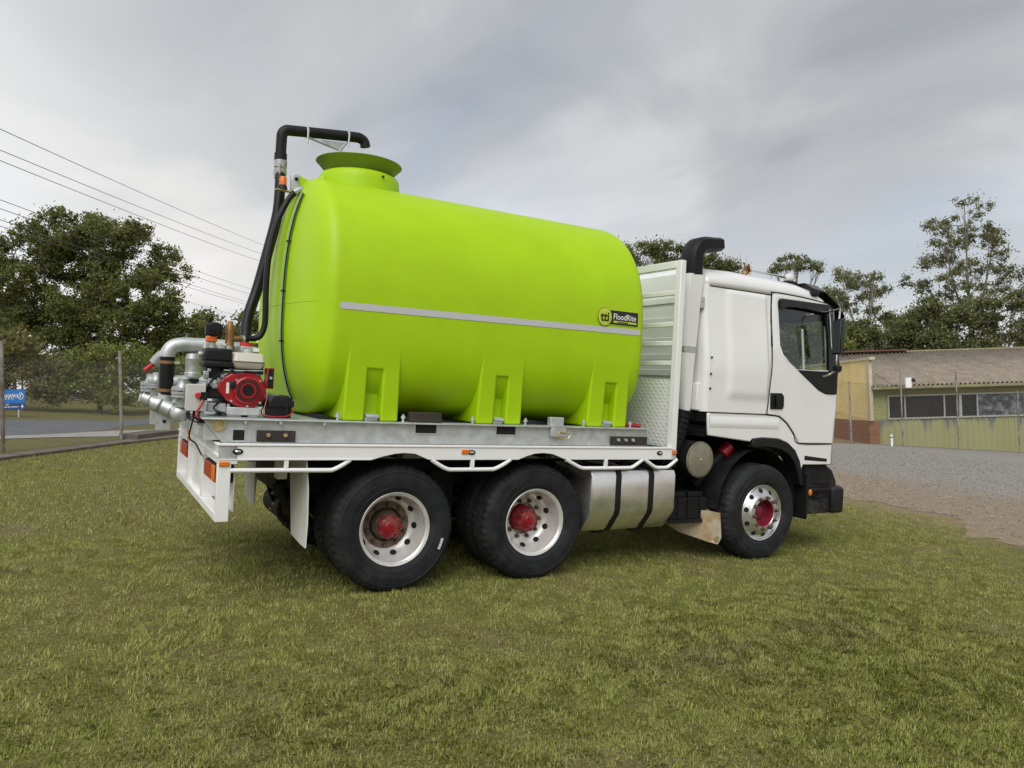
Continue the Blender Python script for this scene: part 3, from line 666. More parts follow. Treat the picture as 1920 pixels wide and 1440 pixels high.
bush('hedge_bush', 'tall loose bush behind the blue sign', (-3.89, 22.9), 2.9, [(0, 0, 1.9, 0.8, 0.8, 0.8, 20), (-0.6, 0, 1.1, 0.8, 0.7, 0.8, 20), (0.7, 0, 1.0, 0.7, 0.7, 0.8, 18)], 23, LEAF_BROWN)
bush('hedge_bush', 'bush at the left picture edge behind the sign', (-5.9, 25.0), 3.1, [(0, 0, 1.9, 1.1, 0.8, 1.0, 26), (-1.2, 0, 1.2, 0.9, 0.8, 0.9, 18), (0.8, 0, 0.9, 0.9, 0.7, 0.8, 18)], 24, LEAF_BUSH)
bush('hedge_bush', 'dark bush under the big tree to the right of the hedge', (2.9, 26.5), 2.6, [(0, 0, 1.3, 1.2, 0.8, 0.9, 24), (1.2, 0, 1.0, 1.0, 0.8, 0.8, 20), (-1.1, 0, 1.0, 0.9, 0.8, 0.8, 18)], 25, LEAF_BROWN)
def gum(name, label, base, H, lobes, seed, leafm, barkm, clump=0.75, per=260, ls=0.32, tr=0.22, fork=0.4, cat='tree', grp='gum trees behind the factory', flat=0.62, lean=(0, 0), mult=1.0):
    lobes = [(*q[:6], int(q[6]*mult)) for q in lobes]
    return tree(name, label, cat, base, H, lobes, clump, per, ls, leafm, barkm, seed, tr, fork, lean, grp, flat=flat)
def lob(rs, H, W, n, z0, z1, nc, taper=0.3):
    out = []
    for i in range(n):
        f = i/(n-1); z = H*(z0+(z1-z0)*f); w = W*0.5*(1-taper*f)
        a = rs.random()*2*math.pi; rr = w*(0.25+0.45*rs.random())
        out.append((rr*math.cos(a)*1.15, rr*math.sin(a), z, w*0.5, w*0.5, H*0.055+0.3, nc))
    return out
rs = random.Random(5)
# tall open gum at the right
def spots(pts, r, nc, dy, seed):
    rr = random.Random(seed); return [(x, rr.uniform(-dy, dy), z, r[0], r[1], r[2], nc) for x, z in pts]
g = [(-0.78, 16.75), (-0.58, 15.74), (-1.87, 15.54), (0.58, 16.05), (-1.44, 14.76), (-0.19, 14.96), (1.75, 15.15), (2.53, 14.64), (-2.42, 13.9), (-1.68, 13.4), (0.39, 14.18), (1.56, 14.1), (2.46, 13.71), (-3.63, 12.34), (-2.61, 12.54), (-1.05, 12.93), (1.75, 12.81), (2.92, 12.23), (-3.51, 11.37), (-2.46, 11.25), (-1.29, 11.76), (-0.12, 12.23), (1.21, 11.84), (2.22, 11.45), (3.39, 11.76), (-3.12, 10.67), (-1.75, 10.47), (-0.19, 10.75), (1.36, 10.47), (2.77, 10.67), (4.02, 11.25), (4.17, 10.47), (-0.97, 9.65), (1.05, 9.5), (-2.22, 9.81)]
gum('gum_tree', 'tallest open gum tree with pale trunk right of the truck', (54.2, 23.8), 17.1, spots(g, (0.80, 0.9, 0.50), 7, 1.5, 1), 31, LEAF_GUM, BARK, clump=0.38, per=520, ls=0.16, tr=0.2, fork=0.5, flat=0.8)
gum('gum_tree', 'open gum tree with forked pale trunk just right of the cab mirror', (47.4, 27.82), 11.7, spots([(-0.86, 11.35), (0.0, 11.27), (-1.25, 10.65), (0.55, 10.88), (1.17, 10.65), (-1.83, 10.06), (-0.47, 10.26), (0.86, 9.87), (1.56, 10.06), (-1.44, 9.48), (0.12, 9.4), (-2.18, 9.59), (-0.9, 8.7), (0.9, 8.6)], (0.68, 0.8, 0.45), 9, 1.2, 2), 32, LEAF_GUM, PALEB, clump=0.36, per=540, ls=0.155, tr=0.16, fork=0.55, flat=0.8)
gum('gum_tree', 'small umbrella crowned gum tree above the cab roof', (39.15, 26.79), 11.4, spots([(-1.24, 10.73), (-0.71, 11.08), (0.0, 11.26), (0.71, 11.12), (1.42, 10.66), (-0.89, 10.48), (1.28, 10.27), (0.35, 10.69), (-1.42, 10.41), (-0.25, 10.69)], (0.45, 0.55, 0.28), 6, 0.8, 3), 33, LEAF_GUM, BARK, clump=0.30, per=700, ls=0.14, tr=0.12, fork=0.74)
gum('wattle_tree', 'dense dark tree crown between the tank and the air intake', (27.68, 27.59), 11.1, [(-1.0, 0, 10.2, 1.3, 1.2, 0.6, 16), (0.8, 0, 10.0, 1.3, 1.2, 0.6, 16), (-2.0, 0, 9.6, 1.0, 1.2, 0.6, 12), (1.9, 0, 9.2, 0.9, 1.0, 0.5, 10), (0, 0, 9.0, 1.9, 1.2, 0.7, 18)], 34, LEAF_DARK, BARKD, clump=0.5, per=680, ls=0.16, tr=0.2, fork=0.6, grp='dark trees behind the cab')
gum('wattle_tree', 'small dark tree crown right of the air intake above the cab', (30.9, 26.0), 10.6, [(-0.7, 0, 9.9, 0.9, 0.9, 0.5, 12), (0.6, 0, 9.4, 0.9, 0.9, 0.5, 12), (1.2, 0, 8.7, 0.8, 0.8, 0.4, 9), (-0.2, 0, 8.9, 1.1, 0.9, 0.5, 12)], 35, LEAF_DARK, BARKD, clump=0.45, per=700, ls=0.155, tr=0.16, fork=0.6, grp='dark trees behind the cab')
lows = [((40.7, 23.69), 7.4, 5.1, 'dark leafy tree right behind the cab mirror', LEAF_DARK), ((45.26, 23.37), 8.2, 5.7, 'dark leafy tree behind the roof flashing of the factory', LEAF_DARK),
        ((44.6, 20.29), 8.5, 5.3, 'dark leafy tree left of the tall gum trunk', LEAF_DARK), ((47.65, 18.52), 9.1, 5.7, 'dark leafy tree right of the tall gum trunk', LEAF_GUM),
        ((58.86, 21.26), 12.0, 6.4, 'broad tree at the right picture edge', LEAF_GUM), ((37.06, 23.48), 6.8, 3.9, 'low tree seen between the cab and its mirror', LEAF_BUSH),
        ((35.09, 24.59), 7.6, 4.6, 'tree seen through the cab door window', LEAF_DARK), ((34.79, 27.05), 8.1, 4.4, 'tree hidden mostly behind the sleeper of the cab', LEAF_DARK),
        ((50.5, 27.5), 8.6, 6.5, 'far dark tree between the two open gums', LEAF_DARK), ((43.0, 27.0), 7.6, 6.0, 'far dark tree behind the forked gum', LEAF_DARK), ((56.5, 19.5), 9.5, 7.0, 'far dark tree behind the tall gum at the right edge', LEAF_DARK)]
for i, (b_, H, W, lb, lm) in enumerate(lows):
    r2_ = random.Random(40+i)
    gum('bushland_tree', lb, b_, H, lob(r2_, H, W, 12, 0.26, 0.93, 17), 50+i, lm, BARK if i % 3 else PALEB, clump=0.52, per=480, ls=0.175, tr=0.16, fork=0.3, grp='bushland trees behind the factory')
for i, (b_, H, W, lb) in enumerate((((9.24, 55.5), 6.6, 5.0, 'distant tree beside the left edge of the tank'), ((5.9, 51.7), 5.6, 4.6, 'distant tree right of the big tree'), ((-6.5, 60.0), 6.9, 8.0, 'distant tree behind the big tree at the left'), ((3.1, 45.3), 3.6, 4.4, 'distant low tree behind the pump'))):
    r2_ = random.Random(70+i)
    gum('distant_tree', lb, b_, H, lob(r2_, H, W, 8, 0.3, 0.92, 9), 80+i, LEAF_DARK, BARKD, clump=0.7, per=260, ls=0.28, tr=0.14, fork=0.3, grp='distant trees beyond the street')
rs_ = np.random.default_rng(91); C = []; S = []
for i in range(900):
    t_ = rs_.random(); x = 11+46*t_+rs_.normal(0, 1.5); y = 74-34*t_+rs_.normal(0, 3.0); H = 3.2+1.6*math.sin(t_*23)+0.9*math.sin(t_*61); z = rs_.random()**0.8*H
    C.append((x, y, gz(x, y)+0.3+z)); S.append(0.8*(0.6+0.8*rs_.random()))
tag(fast_mesh('treeline', leaves(C, S, 110, 0.34, rs_, 0.8), 4, LEAF_DARK), 'far low wood behind the truck and the yard', 'wood', kind='stuff')
# bare twigs above the cab roof
bt = thing('dead_tree', 'bare leafless twigs sticking up above the cab roof', 'tree', mtx=plumb(40.06, 32.01)); tb = MB()
tb.tube([(0, 0, -0.3), (0.1, 0, 6), (0, 0, 9.5)], [0.16, 0.1, 0.05], 6)
for a_, z_ in ((-0.9, 12.0), (-0.3, 12.3), (0.35, 12.1), (0.9, 11.4), (-1.4, 11.2)): tb.tube([(0, 0, 8.6), (a_*0.5, 0, 10.3), (a_, 0.1, z_)], [0.05, 0.035, 0.012], 5)
tb.build('trunk', PALEB, bt)

# ------------------------------------------------------------------ truck
truck = thing('truck', 'white cab truck with a flat white tray carrying the green tank', 'truck', (2.0, 0, 0))
HW = 1.243
def P(mb, name, mt, parent=None, **k): return mb.build(name, mt, parent or truck, **k)
# --- tray
arch = [(-1.39, 1.077), (-0.262, 1.077), (-0.163, 1.106), (-0.07, 1.126), (0.01, 1.132), (0.10, 1.126), (0.216, 1.08), (0.278, 1.077), (1.064, 1.077), (1.148, 1.108), (1.23, 1.13), (1.32, 1.136), (1.42, 1.126), (1.542, 1.083), (1.612, 1.077), (2.86, 1.077)]
for s, y0, y1 in ((-1, -HW, -HW+0.035), (1, HW-0.035, HW)):
    rail = P(MB().prism(arch+[(2.86, 1.18), (-1.39, 1.18)], 'y', y0, y1), 'side_rail', WHITE, bevel=0.004)
    P(MB().box(-1.395, 2.80, min(s*(HW+0.008), s*(HW-0.06)), max(s*(HW+0.008), s*(HW-0.06)), 1.181, 1.197), 'edge_lip', WHITE, rail, bevel=0.003)
    P(MB().prism([(-1.39, 1.079), (-0.262, 1.079), (-0.262, 1.087), (-1.39, 1.087)], 'y', y0-0.006 if s < 0 else y1, y0 if s < 0 else y1+0.006), 'lower_lip', WHITE, rail)
P(MB().box(-1.36, 2.84, -HW+0.036, HW-0.036, 1.155, 1.186), 'deck', DECKB)
for x in (-1.33, -1.255, -1.18, -1.105, -1.03): P(MB().box(x-0.006, x+0.006, -HW+0.06, HW-0.06, 1.1865, 1.194), 'deck_rib', WHITE)
# rope rails under the tray edge
def rope(pts, posts=()):
    o = P(MB().tube(smooth_path([(x, -HW+0.012, z) for x, z in pts], 4), 0.0175, 12), 'rope_rail', WHITE)
    for x, z in posts: P(MB().box(x-0.016, x+0.016, -HW-0.002, -HW+0.028, z, 1.08), 'rail_stay', WHITE, o, bevel=0.003)
    o2 = o.copy(); col.objects.link(o2); o2.scale.y = -1
    return o
rope([(-1.31, 1.003), (-1.0, 1.003), (-0.62, 1.000), (-0.565, 1.003), (-0.50, 1.033), (-0.43, 1.078)], [(-0.914, 1.0)])
rope([(0.25, 1.078), (0.33, 1.03), (0.40, 1.0), (0.47, 0.996), (0.77, 0.996), (0.84, 1.0), (0.92, 1.035), (0.99, 1.078)], [(0.623, 0.996)])
rope([(1.57, 1.078), (1.66, 1.035), (1.74, 1.003), (1.82, 0.998), (2.25, 0.998), (2.325, 1.003), (2.39, 1.035), (2.455, 1.078)], [(2.015, 0.998)])
rope([(2.48, 1.078), (2.56, 1.03), (2.625, 1.0), (2.69, 0.997), (2.76, 1.0), (2.82, 1.03), (2.885, 1.078)])
# rear lamp panel
px = -1.39
tl = P(MB().box(px, px+0.13, -HW, HW, 1.05, 1.18).box(px-0.004, px+0.084, -HW+0.004, HW-0.004, 0.642, 0.70), 'tail_frame', WHITE, bevel=0.004)
P(MB().box(px-0.012, px+0.02, -HW+0.004, HW-0.004, 1.181, 1.1965), 'edge_lip', WHITE, tl, bevel=0.003)
P(MB().box(px-0.010, px, -HW+0.01, HW-0.01, 1.10, 1.115), 'step_moulding', WHITE, tl)
for y in (-HW, HW-0.06): P(MB().box(px-0.002, px+0.088, y, y+0.06, 0.64, 1.0515), 'corner_post', WHITE, bevel=0.004)
for y in (-0.47, 0.42): P(MB().box(px, px+0.12, y, y+0.05, 0.70, 1.05), 'divider', WHITE, bevel=0.003)
P(MB().box(px+0.12, px+0.128, -HW+0.06, HW-0.06, 0.70, 1.05), 'back_plate', WHITE)
P(MB().box(px+0.03, px+0.05, -0.42, 0.42, 0.70, 1.05), 'number_panel', WHITE)
for s, y0 in ((-1, -0.66), (1, 0.46)):
    L_ = P(MB().box(px-0.002, px+0.119, y0 if s > 0 else y0-0.50, y0+0.50 if s > 0 else y0, 0.905, 1.035), 'tail_lamp', BLACK, bevel=0.004)
    for i in range(4):
        ya = y0+s*(0.01+i*0.122); yb = ya+s*0.115
        P(MB().box(px-0.014, px-0.002, min(ya, yb), max(ya, yb), 0.912, 1.028), 'lens', ORANGE if i == 3 else REDLENS, L_, bevel=0.004)
for y, w in ((-0.02, 0.16),): P(MB().box(px-0.0015, px, 0.38, 0.56, 1.06, 1.165), 'reflector_sticker', ORANGEP)
# side markers
for x, z, w, h, m_ in ((-1.35, 1.052, 0.036, 0.016, ORANGE), (0.545, 1.146, 0.034, 0.018, ORANGE), (2.835, 1.147, 0.028, 0.018, ORANGE)):
    P(MB().box(x-w, x+w, -HW-0.012, -HW, z-h, z+h), 'side_reflector', m_, bevel=0.004)
for x in (-1.262, 0.606, 2.652):
    o = P(MB().lathe([(0.001, 0.010), (0.7, 0.010), (1.0, 0.0)], (0, 0, 0), (0, -1, 0), 20), 'marker_lamp', BLACK, local=True); o.scale = (0.038, 1.0, 0.022); o.location = (x-2.0, -HW-0.001, 1.14)
    o3 = P(MB().lathe([(0.001, 0.004), (0.4, 0.003), (0.55, 0.0)], (0, 0, 0), (0, -1, 0), 16), 'lens', CHROME, o, local=True); o3.location = (0, -0.010, 0)
# headboard
hb = P(MB().box(2.80, 2.865, -HW, -HW+0.075, 1.075, 3.045).box(2.80, 2.865, HW-0.075, HW, 1.075, 3.045).box(2.801, 2.864, -HW+0.075, HW-0.075, 2.97, 3.045), 'headboard_frame', WHITE, bevel=0.006)
for z in (2.73, 2.415, 2.225, 2.028): P(MB().box(2.812, 2.852, -HW+0.076, HW-0.076, z-0.024, z+0.024), 'headboard_slat', WHITE, hb, bevel=0.006)
P(MB().box(2.822, 2.834, -HW+0.076, HW-0.076, 1.19, 1.865), 'headboard_plate', PLATE, hb)
for y in (-0.5, 0.5): P(MB().box(2.836, 2.862, y-0.03, y+0.03, 1.2, 2.97), 'headboard_stay', WHITE, hb)
# --- chassis
for y in (-0.42, 0.34): P(MB().box(-0.80, 5.2, y, y+0.08, 0.74, 1.0), 'chassis_rail', CHAS)
for y in (-0.44, 0.36): P(MB().box(-1.2, 2.84, y, y+0.08, 1.001, 1.154), 'subframe_rail', WHITE)
for x in np.arange(-0.95, 2.8, 0.47): P(MB().box(float(x)-0.03, float(x)+0.03, -HW+0.05, HW-0.05, 1.085, 1.154), 'cross_bearer', CHAS)
P(MB().box(-0.80, -0.74, -0.34, 0.34, 0.72, 1.0), 'rear_cross_member', CHAS, bevel=0.01)
for s in (-1, 1):
    P(MB().box(-0.85, -0.77, s*0.62-0.06, s*0.62+0.06, 0.86, 1.08), 'mudflap_bracket', WHITE, bevel=0.005)
AX1, AX2, AXF = 0.0, 1.325, 4.152
for x in (AX1, AX2):
    P(MB().cyl((x, -1.0, 0.505), (x, 1.0, 0.505), 0.085), 'axle', CHAS); P(MB().ball((x, 0, 0.505), 0.24), 'differential', CHAS)
P(MB().cyl((AXF, -1.0, 0.48), (AXF, 1.0, 0.48), 0.07), 'axle', CHAS)
P(MB().tube([(AX1, 0, 0.55), (AX2, 0, 0.56), (3.2, 0, 0.75), (4.6, 0, 0.8)], 0.06, 10), 'drive_shaft', CHAS)
for s in (-1, 1):
    pts = [(-0.75+2.8*i/12, s*0.50, 0.60+0.22*abs(i/6-1)**1.5) for i in range(13)]
    P(MB().tube(pts, 0.05, 6), 'leaf_spring', CHAS); P(MB().box(0.55, 0.78, s*0.42, s*0.56, 0.5, 0.9), 'spring_hanger', CHAS)
    P(MB().tube([(3.5, s*0.5, 0.72), (4.15, s*0.5, 0.6), (4.9, s*0.5, 0.72)], 0.045, 6), 'leaf_spring', CHAS)
P(MB().box(3.2, 4.9, -0.38, 0.38, 0.55, 1.25), 'engine_block', CHAS, bevel=0.05)
P(MB().cyl((-0.62, -0.30, 0.55), (-0.62, 0.30, 0.55), 0.13, 20), 'air_tank', CHAS, bevel=0.02)
P(MB().tube([(-0.80, -0.5, 0.80), (-0.74, -0.5, 0.66), (-0.66, -0.5, 0.52), (-0.5, -0.5, 0.40)], 0.04, 8), 'shock_absorber', CHAS)
P(MB().tube([(-0.78, 0.15, 0.8), (-0.74, -0.1, 0.6), (-0.6, -0.3, 0.45)], 0.02, 6), 'air_line', CHAS)
P(MB().cyl((-0.72, -0.42, 0.60), (-0.60, -0.42, 0.60), 0.075, 16), 'brake_chamber', CHAS, bevel=0.01)
for q_, z_ in enumerate((0.62, 0.70, 0.56)): P(MB().cyl((-0.80, -0.40+0.05*q_, z_), (-0.815, -0.40+0.05*q_, z_), 0.012, 8), 'brass_fitting', GALV)
# mudflaps behind the rear wheels
def flap(name, pts, x, mt, bend=0.03):
    mb = MB(); n_ = len(pts); f_ = lambda y, z: x+bend*math.sin((1.1-z)*4.0)
    mb.loft([[(f_(y, z)+d, y, z) for y, z in pts] for d in (0, 0.008)])
    return P(mb, name, mt, smooth=30)
flap('mud_flap', [(-0.66, 1.07), (-1.19, 1.07), (-1.195, 0.85), (-1.215, 0.60), (-1.25, 0.42), (-1.12, 0.42), (-0.80, 0.44), (-0.70, 0.60), (-0.665, 0.85)], -0.76, FLAPW)
flap('mud_flap', [(1.19, 1.07), (0.66, 1.07), (0.67, 0.8), (0.70, 0.42), (0.80, 0.40), (1.18, 0.44), (1.2, 0.7)], -0.76, FLAPW)
# --- wheels
def make_wheel(front, dual, hubmat, discmat, rusty=False):
    """Wheel on the right side: axle along Y, outside face at -Y, origin at the axle end of the rim face."""
    w = bpy.data.objects.new('wheel', None); col.objects.link(w); w.parent = truck; ROOT[w.name] = Vector((0, 0, 0)); w.empty_display_size = 0.1
    def tyre(y0, seg=96):
        half = [(0.300, 0.0), (0.312, -0.008), (0.335, -0.017), (0.345, -0.022), (0.348, -0.019), (0.375, -0.026), (0.405, -0.029), (0.408, -0.025), (0.43, -0.027), (0.455, -0.022), (0.458, -0.026), (0.463, -0.025), (0.466, -0.018), (0.477, -0.012), (0.482, -0.012), (0.487, -0.008), (0.503, 0.010), (0.513, 0.022), (0.516, 0.032)]
        W = 0.268
        tread = []
        for a, b, d in ((0.034, 0.072, 0), (0.074, 0.084, 1), (0.086, 0.126, 0), (0.128, 0.138, 1)): tread += [(0.517-0.012*d, a), (0.517-0.012*d, b)]
        prof = half+tread+[(r_, W-h) for r_, h in reversed(tread)]+[(r_, W-h) for r_, h in reversed(half)]+[(0.292, W-0.004), (0.292, 0.004)]
        ns = len(half)
        def wob(q, k, r_):
            if (ns-4 <= q < ns+2 or len(prof)-2-ns-2 <= q < len(prof)-2-ns+4) and k % 3 == 2: return r_-(0.009 if r_ > 0.5 else 0.004)
            return r_
        return MB().lathe(prof, (0, y0, 0), (0, 1, 0), seg*3//2, wob)
    tyre(0.0).build('tyre', TYRE, w, smooth=28, local=True)
    if front:
        prof = [(0.290, 0.010), (0.300, -0.004), (0.296, -0.008), (0.288, -0.004), (0.280, 0.012), (0.268, 0.018), (0.262, 0.012), (0.215, -0.022), (0.205, -0.030), (0.197, -0.040), (0.190, -0.043), (0.146, -0.043), (0.142, -0.036)]
        hr, hy, hn = 0.240, -0.004, Vector((0.34, -0.46)); nr, ny = 0.1675, -0.043
    else:
        prof = [(0.290, 0.010), (0.301, -0.004), (0.297, -0.009), (0.288, -0.005), (0.280, 0.012), (0.272, 0.018), (0.270, 0.09), (0.266, 0.125), (0.256, 0.146), (0.250, 0.165), (0.233, 0.191), (0.210, 0.207), (0.198, 0.213)]
        hr, hy, hn = 0.240, 0.181, Vector((-0.80, -0.60)); nr, ny = 0.1675, 0.215
    MB().lathe(prof, (0, 0, 0), (0, 1, 0), 64).build('rim', RIMA if front else RIMS, w, smooth=30, local=True)
    if not front:
        dm = MB().lathe([(0.1985, 0.2125), (0.194, 0.215), (0.145, 0.215), (0.140, 0.228), (0.137, 0.278), (0.01, 0.278)], (0, 0, 0), (0, 1, 0), 48).build('disc', discmat, w, smooth=30, local=True)
    hn = hn.normalized(); hole = MB().cyl((0, -0.002, 0), (0, 0.002, 0), 1.0, 20); hm = None
    for k in range(10):
        a = 2*math.pi*(k+0.25)/10; d = Vector((math.cos(a), 0, math.sin(a))); nrm = (d*hn.x+Vector((0, hn.y, 0))).normalized()
        c = d*hr+Vector((0, hy, 0))
        mb = MB().tube([c-nrm*0.006, c+nrm*(0.0035 if front else 0.006)], 0.027, 18); mb.build('hand_hole', DARK, w, local=True)
    for k in range(10):
        a = 2*math.pi*(k+0.75)/10; c = Vector((math.cos(a)*nr, ny, math.sin(a)*nr))
        mb = MB().tube([c, c-Vector((0, 0.008, 0))], 0.021, 14).tube([c-Vector((0, 0.008, 0)), c-Vector((0, 0.030, 0))], 0.016, 6).tube([c-Vector((0, 0.03, 0)), c-Vector((0, 0.040, 0))], 0.0105, 10)
        mb.build('wheel_nut', NUT, w, local=True, smooth=30)
    if front:
        MB().lathe([(0.1425, -0.038), (0.139, -0.02), (0.128, 0.045), (0.075, 0.055), (0.070, 0.03), (0.055, 0.018), (0.03, 0.012), (0.001, 0.012)], (0, 0, 0), (0, 1, 0), 40).build('hub', hubmat, w, smooth=30, local=True)
        for k in range(8):
            a = 2*math.pi*k/8; c = Vector((math.cos(a)*0.095, 0.05, math.sin(a)*0.095)); MB().tube([c, c-Vector((0, 0.014, 0))], 0.009, 6).build('hub_bolt', hubmat, w, local=True)
    else:
        MB().lathe([(0.125, 0.277), (0.118, 0.20), (0.100, 0.17), (0.088, 0.12)], (0, 0, 0), (0, 1, 0), 32).build('hub', discmat if rusty else hubmat, w, smooth=30, local=True)
        pr = []
        for i in range(64):
            a = 2*math.pi*i/64; r_ = 0.101+0.006*math.cos(a*8); pr.append((r_*math.cos(a), r_*math.sin(a)))
        MB().prism(pr, 'y', 0.108, 0.14).lathe([(0.086, 0.109), (0.07, 0.098), (0.058, 0.094), (0.054, 0.084), (0.046, 0.078), (0.001, 0.078)], (0, 0, 0), (0, 1, 0), 32).build('hub_cap', hubmat, w, smooth=30, local=True, bevel=0.003)
        for k in range(8):
            a = 2*math.pi*(k)/8; c = Vector((math.cos(a)*0.090, 0.108, math.sin(a)*0.090)); MB().tube([c, c-Vector((0, 0.012, 0))], 0.010, 6).build('hub_bolt', NUT, w, local=True)
    if dual:
        tyre(0.318).build('inner_tyre', TYRE, w, smooth=28, local=True)
        MB().lathe([(0.298, 0.32), (0.28, 0.33), (0.27, 0.45), (0.27, 0.57), (0.299, 0.585)], (0, 0, 0), (0, 1, 0), 32).build('inner_rim', RIMS, w, smooth=30, local=True)
    return w
def place_wheel(w, x, y, z, spin, left=False):
    w.location = (x-2.0, -y if left else y, z); w.rotation_euler = (0, spin, math.pi if left else 0)
def copy_wheel(w):
    c = w.copy(); col.objects.link(c)
    for ch in w.children:
        d_ = ch.copy(); col.objects.link(d_); d_.parent = c
    return c
w1 = make_wheel(False, True, REDHUB, RUST, True)
for k in range(6):
    a = R(-1.5-2.2*k); d_ = Vector((math.cos(a), 0, math.sin(a))); t_ = Vector((-d_.z, 0, d_.x)); c0 = d_*0.418+Vector((0, -0.0315, 0))
    MB().loft([[c0+d_*p-t_*0.0055+Vector((0, e, 0)), c0+d_*p+t_*0.0055+Vector((0, e, 0))] for p, e in ((-0.012, 0), (0.012, 0))], False, False).build('size_mark', DECALW, w1, local=True, smooth=0)
w2 = make_wheel(False, True, REDHUB, RIMS); w3 = make_wheel(True, False, CRIM, RIMA)
bpy.context.view_layer.update()
for w, x, y, z, sp in ((w1, AX1, -1.150, 0.507, 0.2), (w2, AX2, -1.150, 0.507, 0.5), (w3, AXF, -1.205, 0.500, 0.32)):
    place_wheel(w, x, y, z, sp)
    c = copy_wheel(w); place_wheel(c, x, y, z, 0.9, True)
# --- fuel tank, silencer, boxes
def rrect(y0, y1, z0, z1, r, n=5, ch=None):
    out = []
    for cy, cz, a0 in ((y1-r, z1-r, 0), (y0+r, z1-r, 90), (y0+r, z0+r, 180), (y1-r, z0+r, 270)):
        for k in range(n+1): a = R(a0+90*k/n); out.append((cy+r*math.cos(a), cz+r*math.sin(a)))
    return out
ftp = [(-0.55, 0.985), (-1.14, 0.985), (-1.185, 0.965), (-1.205, 0.92), (-1.205, 0.60), (-1.195, 0.56), (-1.07, 0.39), (-1.03, 0.372), (-0.55, 0.372)]
def ftloop(x, s, c=(-0.87, 0.68)): return [(x, c[0]+(y-c[0])*s, c[1]+(z-c[1])*s) for y, z in ftp]
ft = P(MB().loft([ftloop(1.885, 0.93), ftloop(1.893, 0.975), ftloop(1.91, 1.0), ftloop(2.895, 1.0), ftloop(2.912, 0.975), ftloop(2.92, 0.93)]), 'fuel_tank', ALU, smooth=35)
for x in (2.20, 2.60): P(MB().loft([[(q, -0.87+(y+0.87)*1.012, 0.68+(z-0.68)*1.018) for y, z in ftp] for q in (x-0.032, x+0.032)]), 'tank_strap', BLACK, ft)
P(MB().cyl((2.40, -1.02, 0.985), (2.40, -1.02, 1.02), 0.05).cyl((2.40, -1.02, 1.02), (2.40, -1.02, 1.04), 0.038), 'filler_cap', BLACK, ft, bevel=0.004)
P(MB().box(2.50, 2.86, -1.0, -0.75, 0.986, 0.992), 'tank_step', BLACK, ft)
for x in (2.1, 2.55): P(MB().box(x, x+0.1, -1.0, -0.6, 0.34, 0.38), 'tank_bracket', CHAS, ft)
ms = P(MB().lathe([(0.001, -0.012), (0.172, -0.012), (0.186, 0.0), (0.188, 0.03), (0.182, 0.06), (0.182, 0.75), (0.17, 0.78), (0.001, 0.78)], (3.266, -1.155, 1.066), (0, 1, 0), 40), 'silencer', CHAS, smooth=30)
P(MB().lathe([(0.001, -0.017), (0.02, -0.016), (0.165, -0.014), (0.183, -0.006), (0.186, 0.004)], (3.266, -1.155, 1.066), (0, 1, 0), 40), 'end_plate', mat('silencer_end', (0.33, 0.31, 0.24), 0.5, 0.6, var=0.12, vscale=9, dirt=(0.2, 0.17, 0.11), dscale=10, damt=0.5), ms)
P(MB().ball((3.266, -1.174, 1.066), 0.008), 'end_bolt', CHROME, ms)
bb = P(MB().box(2.98, 3.50, -1.05, -0.55, 0.44, 0.66), 'battery_tray', CHAS, bevel=0.01)
for x in (3.02, 3.26): P(MB().box(x, x+0.2, -1.03, -0.6, 0.661, 0.72), 'battery_lid', BLACK, bb, bevel=0.01)
for x in (3.10, 3.24, 3.40): P(MB().box(x-0.012, x+0.012, -1.062, -1.05, 0.46, 0.66), 'tray_strap', BLACK, bb)
P(MB().box(2.98, 3.5, -1.06, -1.04, 0.40, 0.44), 'tray_rail', CHAS, bb)
P(MB().tube(smooth_path([(3.42, -0.95, 1.05), (3.52, -0.98, 0.98), (3.62, -0.98, 1.02), (3.60, -0.92, 1.15)], 5), 0.012, 6), 'air_hose', CHAS)
P(MB().tube(smooth_path([(3.55, -0.8, 0.75), (3.70, -0.85, 0.95), (3.86, -0.92, 1.14), (3.90, -0.9, 1.22)], 5), [0.06]*16, 12), 'charge_pipe', CHAS)
P(MB().tube([(3.80, -0.93, 1.10), (3.89, -0.95, 1.20)], 0.066, 14), 'red_coupling', REDP, bevel=0.01)
P(MB().ball((3.46, -1.04, 1.02), 0.03), 'red_plug', REDL)
# front flap and wheel housing
flp = P(MB().loft([[(3.455+d, -1.10, 0.53), (3.62+d, -1.12, 0.50), (3.645+d, -1.13, 0.24), (3.60+d, -1.13, 0.175), (3.50+d*0, -1.08, 0.20), (3.30, -0.85, 0.27), (3.14, -0.70, 0.40), (3.2, -0.70, 0.47)] for d in (0, 0.012)]), 'front_mud_flap', FLAPO, smooth=0)
P(MB().cyl((3.585, -1.142, 0.235), (3.585, -1.128, 0.235), 0.028, 14), 'flap_bolt', ZINC, flp)
